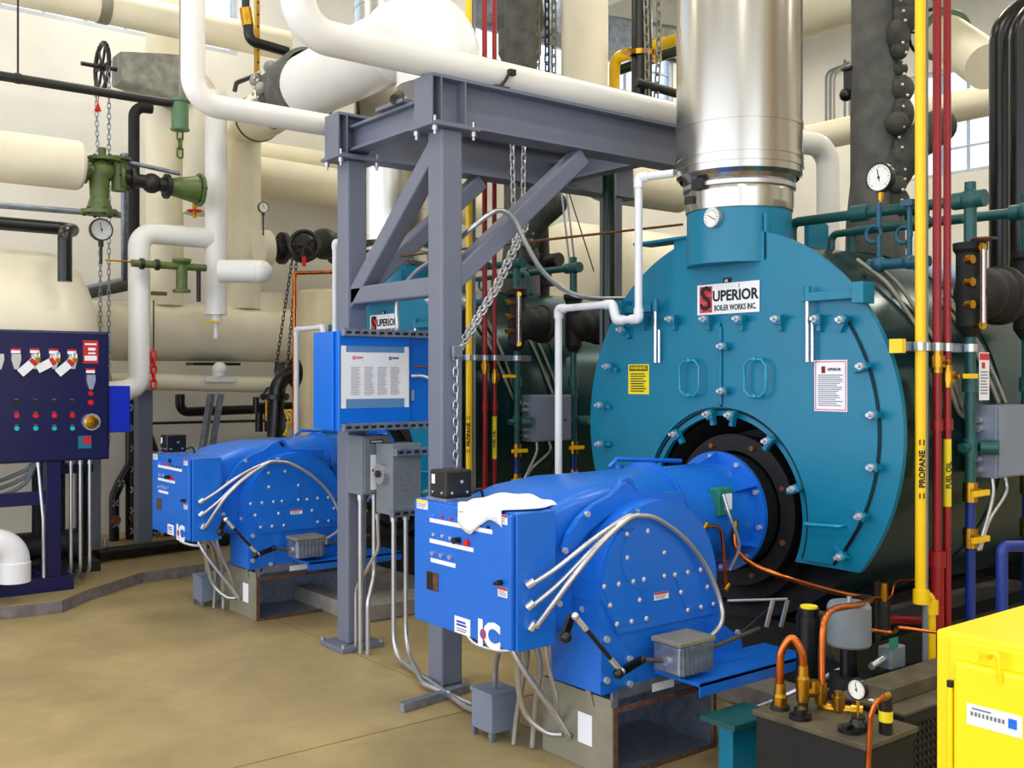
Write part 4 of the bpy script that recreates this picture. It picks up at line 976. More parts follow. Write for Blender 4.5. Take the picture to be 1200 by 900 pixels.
# jacketed gate valve with handwheel and elbow
q = U(240, 95, y=8.9)
o = MB().tube([(q.x, 8.95, 3.05), (q.x, 8.95, 4.2), (3.25, 8.95, 4.2)], .17, 32, .26, 12).build('pipe_elbow', 'cream'); tag(o, 'cream insulated pipe elbow joined to the jacketed handwheel valve', 'pipe')
MB().lathe((3.27, 8.95, 4.2), (-1,0,0), [(0, .168), (0, .176), (.02, .176), (.02, .168)], 28).build('black_band', 'ink', o)
v = thing('gate_valve', 'handwheel gate valve wrapped in grey quilted jacket high by the wall', 'valve', (2.9, 8.95, 4.0), 'handwheel valves')
superloft([(3.26, 8.93, 4.17, .18, .22, 7), (3.1, 8.94, 4.185, .17, .19, 7), (2.85, 8.95, 4.2, .15, .145, 7), (2.74, 8.95, 4.2, .135, .13, 7)], 48).build('jacket', 'silver_cloth', v)
MB().cyl((2.75, 8.95, 4.2), (2.45, 8.95, 4.2), .018, 10).build('stem', 'dark_iron', v)
wheel(v, (2.62, 8.95, 4.2), (1,0,0), .19, 'dark_iron', spokes=6, rr=.1)
m = MB()
for k in range(22): a = 2*math.pi*k/22; m.sphere((2.62, 8.95+.2*math.cos(a), 4.2+.2*math.sin(a)), .018, 6, 4)
stuff(m.build('chain_teeth', 'dark_iron', v))
chain('hanging pull chain of the high handwheel, strand next to the tank', [(2.62, 8.76, 4.2), (2.62, 8.77, 1.0)], .055, .0045, .013, 'galv'); chain('hanging pull chain of the high handwheel, strand next to the white pipe', [(2.62, 9.135, 4.2), (2.62, 9.0, 2.6), (2.62, 8.99, 1.0)], .055, .0045, .013, 'galv')
plate(MB(), U(118, 125, y=8.7), 'y-', .03, .12, .003)
MB().cyl((2.55, 8.76, 4.0), (2.53, 8.76, 3.84), .004, 6).lathe((2.53, 8.76, 3.78), (0,0,1), [(0, .03), (.07, .003)], 8).build('red_pendant', 'bright_red', v)
# branch pipe C with the U-bend down to behind the panel
cx = U(253, 250, y=8.4).x
o = MB().cyl((cx, 8.4, 2.12), (cx, 8.4, 4.0), .092, 28).build('drip_leg', 'white_jacket'); tag(o, 'white drip leg pipe in front of the cream risers', 'pipe')
MB().cyl((cx, 8.4, 2.05), (cx, 8.4, 2.12), .05, 16).cyl((cx, 8.4, 1.92), (cx, 8.4, 2.05), .02, 10).build('end_nozzle', 'white_jacket', o); MB().bar((cx-.12, 8.33, 2.06), (cx-.0, 8.33, 2.06), .015, .015).build('drain_lever', 'yellow', o)
q = U(163, 270, y=8.4)
o = MB().tube([(cx-.05, 8.4, 2.76), (q.x, 8.4, 2.76), (q.x, 8.4, 1.5), (2.42, 8.4, 1.46)], .085, 28, .12, 10).build('branch_pipe', 'white_jacket'); tag(o, 'white insulated pipe turning down beside the navy panel', 'pipe')
MB().tube([U(258, 318, y=8.2), U(292, 318, y=8.05), U(306, 318, y=7.95)], .095, 24).sphere(U(306, 318, y=7.95), .093, 16, 10).build('x', 'white_jacket', o).name = 'capped_stub'
MB().box((q.x+.1, 8.38, 2.26), (q.x+.22, 8.42, 2.29)).build('bracket', 'olive', o)
o = solo(MB().cyl(U(180, 352, y=8.35), U(180, 412, y=8.35), .006, 6), 'pull_cord', 'dark_iron', 'thin dark pull cord hanging by the white pipe', 'cord')
chain('short red plastic chain hanging beside the white pipe', [U(180, 412, y=8.35), U(180, 456, y=8.35)], .075, .01, .022, 'bright_red')
# red valve wheel under cream pipe
q = U(228, 247, y=8.75); o = thing('drain_valve', 'small brass drain valve with red wheel under the cream elbow pipe', 'valve', q+V((0,0,-.05)))
wheel(o, q, (0,0,1), .06, 'bright_red', spokes=4); MB().cyl(q+V((0,0,-.06)), q+V((0,0,.08)), .02, 8).build('stem', 'brass', o)
# spring can hanger and green fittings
q = U(211, 135, y=8.3)
o = thing('spring_hanger', 'green spring can pipe hanger on rod and chain', 'hanger', q+V((0,0,-.12)))
MB().lathe(q+V((0,0,-.125)), (0,0,1), [(0, 0), (0, .075), (.01, .078), (.01, .068), (.23, .068), (.23, .08), (.25, .08), (.25, 0)], 24).build('can', 'can_green', o); MB().cyl(q+V((0,0,.12)), (q.x, q.y, 6.42), .008, 8).build('rod', 'galv_tan', o)
MB().chain([q+V((0,0,-.13)), q+V((0,0,-.38))], .09, .009, .024).build('lower_chain', 'valve_green', o)
# thick cream pipe with green valve train
VY = 8.2; vz = 3.2
o = MB().lathe((-1.5, VY, vz), (1,0,0), [(0, 0), (0, .187), (3.72, .187), (3.745, .17), (3.745, 0)], 36).build('valve_pipe', 'cream'); tag(o, 'thick cream insulated pipe ending at the green valve', 'pipe')
t = thing('angle_valve', 'green cast iron angle valve train with flanges over the tank', 'valve', (2.4, VY, 2.9))
flange(t, (2.27, VY, vz-.03), (1,0,0), .1); 
MB().cyl((2.26, VY, vz-.03), (2.40, VY, vz-.03), .06, 16).sphere((2.40, VY, vz-.02), .095, 16, 10).build('valve_body', 'valve_green', t)
MB().lathe((2.38, VY, vz-.33), (0,0,1), [(0, .10), (.10, .07), (.22, .075), (.3, .085)], 24).build('valve_leg', 'valve_green', t); flange(t, (2.38, VY, vz-.34), (0,0,1), .14, .03); flange(t, (2.42, VY, vz+.07), (0,0,1), .13, .025)
MB().cyl((2.53, VY, vz-.16), (2.53, VY, vz+.08), .06, 14).build('side_bowl', 'valve_green', t)
flange(t, (2.52, VY, vz+.09), (0,0,1), .10, .02)
MB().cyl((2.40, VY, vz+.1), (2.40, VY, vz+.16), .03, 10).build('bonnet', 'valve_green', t)
flange(t, (2.53, VY, vz-.05), (1,0,0), .11); flange(t, (2.62, VY, vz-.06), (1,0,0), .10, mt='dark_iron'); MB().cyl((2.5, VY, vz-.05), (2.98, VY, vz-.08), .055, 16).sphere((2.78, VY, vz-.07), .08, 12, 8).build('strainer', 'dark_iron', t); flange(t, (2.90, VY, vz-.08), (1,0,0), .10, mt='dark_iron')
MB().lathe((2.93, VY, vz-.08), (1,0,0), [(0, .07), (.08, .085), (.2, .11), (.22, .11), (.22, 0)], 20).build('green_reducer', 'valve_green', t); flange(t, (3.17, VY, vz-.08), (1,0,0), .135, mt='valve_green')
MB().cyl((2.58, VY-.02, vz+.07), (3.0, VY-.02, vz+.03), .018, 8).build('tie_rod', 'galv', t)
t.location = (2.4, VY, 2.9)
# lower small green valve
q = U(213, 318, y=8.22); t = thing('trap_valve', 'small green steam trap valve on a thin line by the white pipe', 'valve', q+V((0,0,-.1)))
MB().lathe(q+V((0,0,-.17)), (0,0,1), [(0, 0), (0, .07), (.02, .07), (.03, .045), (.22, .045), (.25, .075), (.27, .075), (.27, 0)], 20).build('body', 'valve_green', t); MB().cyl(q+V((-.4,0,.04)), q+V((.2,0,.04)), .03, 12).build('line', 'valve_green', t); MB().cyl(q+V((.14,0,.04)), q+V((.14,0,-.24)), .018, 10).build('drain', 'dark_iron', t)
for dx in (-.32, -.2): MB().cyl(q+V((dx-.015,0,.04)), q+V((dx+.015,0,.04)), .045, 8).build('union', 'dark_iron', t)
MB().cyl(q+V((-.6, -.01, .05)), q+V((-.38, 0, .05)), .008, 6).build('thin_tube', 'brass', t)
# dark pipes over the tank
o = pipe('sprinkler_pipe', 'long dark green pipe on hanger rod crossing above the tank', 'pipe', 'dark_iron', [U(-30, 84, y=8.3), U(200, 121, y=8.3)], .035, 0)
q = U(21, 92, y=8.3); strap(o, q, (1,0,0), .034, .04, 'dark_iron'); MB().cyl(q, (q.x, q.y, 6.42), .008, 8).build('hanger_rod', 'dark_iron', o)
pipe('thin_pipe', 'thin grey pipe level along the wall above the tank', 'pipe', 'galv', [U(-20, 239, y=9.0), U(152, 253, y=9.0)], .026, 0)
pipe('dark_elbow_pipe', 'black pipe with elbow turning down behind the tank', 'pipe', 'black', [U(-20, 260, y=8.2), U(88, 269, y=8.2), U(76, 272, y=7.85), U(76, 330, y=7.85)], .05, .08)
pipe('dark_riser', 'black vertical pipe with top elbow between chains and cream riser', 'pipe', 'black_matte', [U(178, 127, y=8.62), U(157, 125, y=8.62), (U(157, 300, y=8.62).x, 8.62, 2.36), (U(157, 300, y=8.62).x, 10.19, 2.36)], .045, .09)
o = pipe('grey_riser', 'slim grey vertical pipe beside the black riser', 'pipe', 'galv', [U(146, 180, y=8.9), (U(146, 300, y=8.9).x, 8.9, 2.42), (U(146, 300, y=8.9).x, 10.19, 2.42)], .03, 0)
gauge('white dial gauge on black stem above the tank', U(119, 269, y=8.3), 'y-', .088, .18, 'black')
gauge('small white dial gauge on the wall pipe beside the tall cream riser', U(309, 243, y=8.6), 'y-', .05, .2, 'dark_iron')
# ================================================================ FEED TANK AND NAVY PANEL
t = thing('feed_tank', 'cream insulated tank with rounded end and lifting lug behind the navy panel', 'tank', (1.2, 8.6, S0))
prof = [(0, 0), (0, .68), (3.1, .68)]+[(3.1+.38*math.sin(a), .68*math.cos(a)) for a in [math.pi/2*i/10 for i in range(1, 11)]]
MB().dome((-1.04, 8.6, 1.89), (1,0,0), prof, 48).build('vessel', 'cream', t)
q = U(22, 308, y=8.58); o = MB().prism([(-.14, -.09), (.14, -.09), (.10, .07), (.06, .11), (-.06, .11), (-.10, .07)], (q.x, 8.63, q.z-.02), (1,0,0), (0,0,1), .05).build('lifting_lug', 'navy', t); MB().cyl((q.x, 8.565, q.z), (q.x, 8.645, q.z), .05, 18).build('lug_hole', 'cream', o)
for x in (.5, 1.5): MB().box((x-.06, 8.3, S0), (x+.06, 8.9, 1.32)).build('saddle', 'navy', t)
NY = 7.7
t = thing('motor_control_panel', 'dark navy motor control panel with lockout tags, buttons and red labels', 'control panel', (1.7, 7.8, S0))
MB().box((1.1, NY, 1.0), (2.304, NY+.14, 1.922)).build('cabinet', 'navy', t, bev=.006)
nd = MB().box((1.11, NY-.018, 1.01), (2.294, NY, 1.912)).build('door', 'navy', t, bev=.006)
YD = NY-.0185
N5 = lambda x, y: U(x/5, 370+y/5, y=YD)
def disc(x, y, mt, r, L_=.012, nm='button'): p = N5(x, y); return MB().cyl(p, p+V((0,-L_,0)), r, 12).build(nm, mt, nd)
for x in (97, 208, 317, 423): disc(x, 508, 'ink', .017, .015, 'selector_knob'); disc(x, 585, 'lamp_red', .017, .012, 'red_button'); disc(x, 660, 'lamp_teal', .016, .012, 'green_button')
for x in (97, 208, 317, 423):
    for y in (490, 565, 640): plate(MB(), N5(x, y), 'y-', .025, .005, .0008).build('legend', 'print', nd)
disc(530, 455, 'lamp_red', .017); disc(530, 508, 'lamp_red', .019); d_ = disc(531, 622, 'chrome', .062, .03, 'horn'); p = N5(531, 622); MB().lathe(p+V((0,-.03,0)), (0,-1,0), [(0, .05), (.01, .04), (.012, .015), (.02, .012), (.02, 0)], 20).build('horn_cone', 'brass', d_)
def handle(x, y):
    p = N5(x, y); o = MB().prism([(-.028, .045), (.028, .045), (.031, .005), (.013, -.06), (-.013, -.06), (-.031, .005)], p+V((0,0,.0)), (1,0,0), (0,0,1), .022).build('breaker_handle', 'chrome', nd)
    return o
for x, y in ((92, 262), (-8, 262), (205, 262), (314, 262), (424, 262), (530, 382)): handle(x, y)
for x, y in ((92, 205), (203, 205), (314, 208), (421, 210), (530, 322)):
    p = N5(x, y); plate(MB(), p, 'y-', .06, .034, .001).build('handle_label', 'paper', nd); plate(MB(), p+V((0,-.0012,.01)), 'y-', .06, .014, .0006).build('red_band', 'bright_red', nd)
for x, y, a in ((160, 298, .75), (268, 286, .5), (378, 300, .72)):
    p = N5(x, y)+V((0,-.026,0)); R = V((math.cos(a), 0, math.sin(a))); Up = V((-math.sin(a), 0, math.cos(a)))
    o = plate(MB(), p, (R, Up, V((0,-1,0))), .14, .06, .002).build('lockout_tag', 'paper', t)
    plate(MB(), p+R*.045+V((0,-.0022,0)), (R, Up, V((0,-1,0))), .03, .055, .0006).build('red_band', 'sign_red', o)
    q = p+R*.082; MB().box(q+V((-.018,-.018,-.025)), q+V((.018,.004,.012))).build('padlock', 'brass', o, bev=.004); MB().tube([q+V((-.012,-.006,.01)), q+V((-.012,-.006,.045)), q+V((.012,-.006,.045)), q+V((.012,-.006,.01))], .005, 6, .012).build('shackle', 'chrome', o)
p = N5(531, 212); o = plate(MB(), p, 'y-', .105, .165, .001).build('red_notice', 'sign_red', nd)
for i, (dz, w_, h) in enumerate(((.055, .08, .012), (.02, .05, .02), (-.01, .05, .012), (-.045, .085, .035))): plate(MB(), p+V((.008 if i in (1, 2) else 0, -.0012, dz)), 'y-', w_, h, .0006).build('notice_print', 'paper', t)
p = N5(496, 740); o = plate(MB(), p, 'y-', .09, .09, .001).build('maker_plate', 'teal', nd); plate(MB(), p+V((.015,-.0012,.012)), 'y-', .055, .05, .0006).build('pink_logo', 'bright_red', t)
# frame, legs
for x in (1.48, 1.93): MB().box((x-.05, NY+.02, S0+.10), (x+.05, NY+.12, 1.0)).build('leg', 'navy', t, bev=.004)
MB().box((1.0, NY+.03, .70), (1.93, NY+.10, .79)).build('cross_rail', 'navy', t)
MB().box((.6, NY+.0, S0+.001), (2.06, NY+.12, S0+.10)).box((1.88, NY+.12, S0+.001), (2.06, NY+.55, S0+.10)).build('skid', 'navy', t, bev=.004)
MB().box((2.31, NY+.02, 1.19), (2.46, NY+.22, 1.53)).build('side_box', 'royal', t, bev=.004)
for i, x in enumerate((2.06, 2.125, 2.19)):
    conduit(('first', 'second', 'third')[i]+' bright conduit bending under the navy panel, counted from its leg', [(x, NY+.08, 1.0), (x, NY+.08, S0+.12), (x+.03, NY+.3, S0+.03), (x+.05, NY+.6, S0+.02)], .013, .1, 'conduits under the navy panel')
conduit('single bright conduit in front of the navy panel leg', [(1.83, NY+.04, 1.0), (1.855, NY+.0, .6), (1.855, NY-.02, S0+.11)], .012, .1, 'conduits under the navy panel')
# cables and dark pump pieces under the panel
for i in range(3):
    solo(MB().tube(spline([(1.2, NY+.18, 1.0-.05*i), (1.5, NY+.18, .86-.05*i), (1.75, NY+.18, .92-.05*i), (1.85, NY+.13, .998)], 8), .014, 8), 'cable', 'grey_enamel', 'grey cable sagging in the bundle under the navy panel', 'cable', 'cables under the navy panel')
t = thing('feed_pump', 'dark feed pump and pipes in the shadow under the tank', 'pump', (1.9, 8.5, S0))
for x, mt_ in ((2.0, 'black_matte'), (2.15, 'black_matte'), (2.32, 'black')): MB().cyl((x, 8.45, S0+.1), (x, 8.45, 1.2), .045, 14).build('pipe', mt_, t)
MB().cyl((2.07, 8.38, .5), (2.07, 8.38, 1.2), .015, 8).build('thin_pipe', 'red', t)
MB().box((1.7, 8.3, S0), (2.42, 8.65, S0+.08)).build('base', 'black_matte', t); MB().cyl((1.75, 8.47, .30), (2.2, 8.47, .30), .11, 20).build('motor', 'dark_iron', t); MB().cyl((2.2, 8.47, .28), (2.30, 8.47, .28), .13, 20).build('volute', 'dark_iron', t); MB().box((1.95, 8.36, .85), (2.38, 8.52, .93)).build('bracket', 'black', t)
# white PVC elbow
q = U(17, 682, d=6.88)
t = thing('vent_elbow', 'fat white plastic elbow opening downward over the raised slab', 'pipe', (q.x, q.y, q.z))
MB().tube([(q.x-.7, q.y+.05, q.z+.27), (q.x, q.y, q.z+.27), (q.x, q.y, q.z+.09)], .095, 28, .13, 12, caps=False).build('elbow', 'pvc', t); MB().lathe((q.x, q.y, q.z), (0,0,1), [(0, .085), (0, .10), (.13, .10), (.14, .095)], 28).build('socket', 'pvc', t)
MB().cyl((q.x-.6, q.y+.05, S0), (q.x-.6, q.y+.05, q.z+.2), .03, 10).build('stand', 'grey_enamel', t)
# wall-base post and bolted black pipe supports
q = U(168, 640, z=S0); q.y = 9.25; q.x = U(168, 500, y=9.25).x
t = solo(MB().box((q.x-.065, 9.19, S0+.001), (q.x+.065, 9.32, 1.74)), 'header_post', 'frame', 'blue-grey square post carrying the wall header', 'post', bev=.008)
def bolted(label, pts, r=.055):
    o = MB().tube(pts, r, 14, .1, 6).build('bolted_pipe', 'black'); tag(o, label, 'pipe', 'black bolted pipes at the wall')
    m = MB(); P_ = resample(fillet([V(p) for p in pts], .1, 6), .19)
    for p in P_[1:]:
        c = p+V((0, -r-.004, 0)); m.bar(c+V((-.028,0,-.028)), c+V((.028,0,.028)), .018, .01, (0,1,0)); m.bar(c+V((-.028,0,.028)), c+V((.028,0,-.028)), .018, .01, (0,1,0))
    stuff(m.build('silver_bolts', 'chrome', o)); MB().cyl(V(pts[-1])+V((0,-r,.2)), V(pts[-1])+V((0,-r-.03,.2)), .04, 12).build('end_cap', 'rod_rust', o)
    return o
YB = 9.75
X_ = lambda px: U(px, 560, y=YB).x
bolted('black bolted pipe upright against the wall on the tank side of the post', [(X_(154), YB, 1.5), (X_(154), YB, S0)])
bolted('black bolted pipe with forked offset, wall side of the first upright', [(X_(152), YB-.02, .78), (X_(140), YB-.02, .62), (X_(133), YB-.02, .5), (X_(133), YB-.02, S0)], .045)
bolted('black bolted pipe bending upward on the burner side of the post', [(X_(172), YB, 1.05), (X_(181), YB, .85), (X_(181), YB, S0)])
bolted('black bolted pipe forked toward the blue burner cabinet', [(X_(183), YB-.02, .78), (X_(192), YB-.02, .64), (X_(197), YB-.02, .55), (X_(197), YB-.02, S0)], .045)
pipe('floor_pipe', 'thick black pipe lying on the raised slab along the wall', 'pipe', 'black', [U(112, 652, z=S0+.06), U(125, 649, z=S0+.06), U(245, 634, z=S0+.06), U(330, 622, z=S0+.06)], .055, 0)
q = U(125, 655, z=S0); o = solo(MB().cyl((q.x, q.y, S0+.001), (q.x, q.y, S0+.05), .035, 12).cyl((q.x, q.y, S0+.05), (q.x-.02, q.y, S0+.17), .022, 10), 'pipe_stub', 'steel', 'small silver pipe stub standing on the raised slab', 'fitting')
# lower cream pipe on bracket
o = pipe('return_pipe', 'slim cream pipe level below the wall header', 'pipe', 'cream', [U(128, 446, y=9.09), U(326, 451, y=9.09)], .075, 0)
q = U(250, 440, y=9.15)
t = thing('pipe_bracket', 'white pipe roll bracket with two splayed grey legs', 'bracket', (q.x, 9.05, S0))
MB().box((q.x-.22, 9.05, 1.70), (q.x+.22, 9.25, 1.725)).build('top_plate', 'black', t); MB().tube([(q.x, 9.0, 1.69), (q.x, 9.0, 1.60)], .06, 12).box((q.x-.14, 8.97, 1.55), (q.x+.14, 9.03, 1.60)).sphere((q.x, 9.0, 1.66), .07, 12, 8).build('roll', 'white', t)
for a, b_ in (((q.x-.08, 9.0, 1.44), (q.x-.24, 8.95, .6)), ((q.x+.02, 9.02, 1.44), (q.x-.1, 9.02, .75))): MB().bar(a, b_, .06, .04).build('leg', 'galv', t)
MB().box((q.x-.3, 8.9, S0+.001), (q.x-.1, 9.1, .62)).build('foot', 'galv', t)
# thin dark wall line, dark pipes and strainer by the tan tank
pipe('wall_line', 'thin dark line running level low on the wall', 'pipe', 'dark_iron', [U(176, 496, y=10.15), U(350, 492, y=10.15)], .014, 0)
pipe('dark_loop', 'black pipe loop with elbow under the cream return pipe', 'pipe', 'black', [U(211, 462, y=9.6), U(211, 483, y=9.6), U(292, 480, y=9.6), U(318, 480, y=9.6)], .045, .08)
t = thing('strainer', 'black strainer assembly with brass fittings beside the tan tank', 'strainer', (4.0, 8.9, .9))
a = U(300, 478, y=8.9); MB().cyl(a, a+V((.35,0,0)), .05, 14).cyl(a+V((.03,0,0)), a+V((.03,0,-.22)), .035, 10).cyl(a+V((.12,0,0)), a+V((.12,0,-.22)), .035, 10).cyl(a+V((0,-.0,-.05)), a+V((0,0,.1)), .03, 8).build('body', 'black', t); MB().cyl(a+V((.08,-.05,-.12)), a+V((.08,-.05,.09)), .015, 8).build('brass_rod', 'brass', t)
MB().tube(spline([a+V((.06,-.03,.1)), a+V((.1,-.03,.18)), a+V((.2,-.03,.17))], 6), .01, 6).build('cable', 'black', t)
MB().tube([U(345, 437, y=8.6), U(325, 440, y=8.6), U(322, 512, y=8.6)], .07, 16, .2, 8).build('bend', 'black', t); flange(t, U(347, 437, y=8.6), (1,0,0), .14, .04, 'black'); flange(t, U(322, 465, y=8.6), (0,0,1), .13, .04, 'black')
for i in range(4): MB().tube(spline([U(333+i*2, 480, y=8.5), U(338+i*3, 495-4*i, y=8.45), U(335-i, 510, y=8.5)], 6), .006, 6).build('yellow_cable', 'yellow', t)
# tan tank
q = U(385, 430, y=8.5)
t = thing('tan_tank', 'tall tan insulated cylinder tank behind the blue panel', 'tank', (q.x, 8.5, 0))
MB().lathe((q.x, 8.5, .05), (0,0,1), [(0, 0), (0, .28), (2.30, .28), (2.33, .26), (2.34, 0)], 36).build('vessel', 'tan', t); MB().lathe((q.x, 8.5, .002), (0,0,1), [(0, 0), (0, .22), (.05, .22), (.05, 0)], 24).build('base', 'black', t)
pipe('copper_tube', 'copper pipe in an angled run over the tan tank', 'pipe', 'copper', [U(395, 319, y=8.2), U(345, 320, y=8.2), (U(345, 440, y=8.2).x, 8.2, .002)], .017, .03)
# handwheel valve and dark bodies against the wall
t = thing('globe_valve', 'black spoked handwheel on a dark valve body near the wall', 'valve', (4.3, 8.6, 2.5), 'handwheel valves')
c_ = U(357, 288, y=8.5); wheel(t, c_, (-.3,-1,0), .13, 'black', spokes=5, rr=.16); MB().cyl(c_, c_+V((.05,.3,0)), .03, 10).build('stem', 'dark_iron', t)
b0 = U(322, 292, y=8.9); b1 = U(400, 288, y=8.9); MB().cyl(b0, b1, .10, 18).sphere(U(355, 290, y=8.9), .15, 16, 10).sphere(U(380, 286, y=8.85), .15, 16, 10).build('body', 'dark_iron', t)
for px in (331, 392): flange(t, U(px, 291, y=8.9), (1,0,0), .15, .04, 'dark_iron')
MB().box(U(354, 300, y=8.4), U(358, 312, y=8.38)+V((.01,.01,0))).build('red_tag', 'bright_red', t)
MB().cyl(U(303, 291, y=8.95), U(315, 291, y=8.95), .17, 24).build('end_cap', 'cream', t)
# wall pipes behind the left column
pipe('wall_pipe', 'thick cream pipe along the wall behind the left frame column', 'pipe', 'cream', [U(290, 205, y=9.7), U(560, 245, y=9.7)], .2, 0, 'cream wall pipes', 28)
pipe('wall_pipe', 'pale cream pipe close to the wall above the thick one', 'pipe', 'cream', [U(290, 178, y=9.95), U(560, 215, y=9.95)], .12, 0, 'cream wall pipes', 24)
solo(MB().lathe((4.25, 9.3, 2.2), (0,0,1), [(0, .16), (.2, .16), (.21, 0)], 24), 'capped_nozzle', 'cream', 'short capped nozzle on the wall header', 'pipe')
# thin slanting chains by the tan tank
for i, (x0, x1) in enumerate(((343, 322), (348, 336))): chain(('slanting chain', 'shorter slanting chain')[i]+' hanging from the black handwheel', [U(x0, 300, y=8.5), U(x1, 440, y=8.6)], .05, .004, .012, 'dark_iron')
# cream vessel seen through the frame
t = thing('expansion_tank', 'tall cream tank with steel hoops behind the frame columns', 'tank', (5.6, 9.2, 0))
q = U(447, 300, y=9.1); MB().lathe((q.x, 9.1, .03), (0,0,1), [(0, 0), (0, .40), (3.2, .40), (3.3, .34), (3.36, .15), (3.37, 0)], 40).build('vessel', 'cream', t)
for z in (2.30, 2.42, 2.50, 2.62): MB().lathe((q.x, 9.1, z), (0,0,1), [(0, .4), (0, .408), (.02, .408), (.02, .4)], 40).build('hoop', 'dark_iron', t)
MB().lathe((q.x, 9.1, .001), (0,0,1), [(0, 0), (0, .3), (.03, .3), (.03, 0)], 24).build('base', 'black', t)
# horizontal cream tank far behind
t = thing('condensate_tank', 'large cream horizontal tank in the background behind the green post', 'tank', (9.2, 9.0, 0))
prof = [(0+.3*(1-math.sin(a)), .75*math.cos(a)) for a in [math.pi/2*(1-i/8) for i in range(9)]]+[(3.6+.3*math.sin(a), .75*math.cos(a)) for a in [math.pi/2*i/8 for i in range(9)]]
MB().dome((7.6, 9.1, 2.65), (1,0,0), prof, 44).build('vessel', 'cream', t)
for x in (8.4, 10.8): MB().box((x-.06, 8.6, .001), (x+.06, 9.6, 2.02)).build('saddle', 'dark_iron', t)
# vertical cream pipe and dark pipes over the beam
q = U(685, 50, d=9.0)
o = MB().tube([(q.x, q.y, 6.4), (q.x, q.y, 3.35), (q.x+1.2, q.y, 3.35)], .205, 32, .3, 10).build('pipe_riser', 'cream'); tag(o, 'fat cream vertical pipe behind the frame beam beside the black pipe', 'pipe')
q = U(752, 60, d=8.2)
t = thing('hung_pipe', 'black vertical pipe with gold clamp and chains beside the stack', 'pipe', (q.x, q.y, 3.3))
MB().cyl((q.x, q.y, 3.3), (q.x, q.y, 6.4), .082, 24).build('tube', 'black', t); z = U(752, 67, d=8.2).z
MB().lathe((q.x, q.y, z), (0,0,1), [(0, .08), (0, .11), (.04, .11), (.04, .08)], 24).box((q.x-.19, q.y-.04, z), (q.x+.19, q.y+.04, z+.03)).build('riser_clamp', 'brass', t)
for s in (-.12, .1): MB().chain([(q.x+s, q.y-.1, 6.3), (q.x+s*.6, q.y-.13, z), (q.x+s*.3, q.y-.1, 3.5)], .09, .008, .022).build('hanging_chain', 'galv_tan', t)
pipe('gas_pipe', 'yellow pipe with elbow crossing behind the black hung pipe', 'pipe', 'yellow', [U(815, 40, d=8.6), U(720, 68, d=9.2), U(720, 150, d=9.2)], .05, .09)
pipe('dark_pipe', 'dark green sloping pipe behind the stack', 'pipe', 'dark_green', [U(725, 82, d=9.6), U(815, 52, d=9.0)], .05, 0)
pipe('dark_pipe', 'slim dark pipe with pale top line against the stack', 'pipe', 'dark_iron', [U(745, 96, d=8.0), U(815, 116, d=8.4)], .035, 0)
t = thing('duct_jacket', 'grey cloth insulation boot hanging between red pipes and cream riser', 'insulation', U(610, 60, d=9.5))
q = U(609, 40, d=9.5); MB().lathe(q+V((0,0,-.28)), (0,0,1), [(0, .15), (.1, .2), (.3, .2), (.4, .25), (.5, .22), (.7, .2), (2.0, .2)], 24).build('boot', 'grey_cloth', t)
for px, a, b_ in ((630, 0, 88), (649, 0, 85), (641, 40, 90)): chain({630: 'hanging chain beside the cloth insulation boot', 649: 'hanging chain close to the fat cream riser', 641: 'short hanging chain between two long ones'}[px], [U(px, a-60, d=9), U(px, b_+25, d=9)], .1, .008, .022, 'galv_tan' if px != 641 else 'dark_iron')
pipe('gas_pipe', 'short yellow upright pipe by the cloth insulation boot', 'pipe', 'yellow', [U(612, 60, d=9.3), U(611, 130, d=9.3)], .035, 0)
# ductwork and rods high in the middle
t = thing('vent_duct', 'grey sheet metal duct high behind the red pipes', 'duct', U(600, 5, d=11))
a = U(560, 6, y=9.3); b_ = U(660, 10, y=9.3)
MB().box((a.x, 9.05, a.z-.16), (b_.x+1.2, 9.5, a.z+.2)).build('trunk', 'galv', t, bev=.01)
for k in range(4): x = a.x+.2+k*.75; MB().box((x, 9.03, a.z-.18), (x+.04, 9.52, a.z+.22)).build('duct_flange', 'galv', t)
for x in (a.x+.5, b_.x+.6): MB().cyl((x, 9.27, a.z+.2), (x, 9.27, 6.99), .01, 6).build('hanger_rod', 'steel', t)
pipe('wall_conduit', 'dark conduit fixed high on the wall behind the fat cream riser', 'conduit', 'dark_iron', [U(560, 26, y=10.165), U(800, 72, y=10.165)], .03, 0)
pipe('thin_pipe', 'thin grey conduit sloping high toward the stack', 'conduit', 'grey_enamel', [U(712, 20, y=9.9), U(800, 34, y=9.9)], .025, 0)
for i, (p0, p1) in enumerate((((655, 200), (668, 312)), ((661, 200), (674, 312)), ((660, 205), (696, 318)))):
    solo(MB().tube([U(*p0, y=6.2), U(*p1, y=6.0)], .008 if i < 2 else .005, 8), 'stay_rod', 'galv' if i < 2 else 'dark_iron', ('slanted steel stay rod over the far boiler, closer to the jacketed riser', 'slanted steel stay rod over the far boiler, beside its twin', 'thin dark slanted stay wire over the far boiler')[i], 'rod')
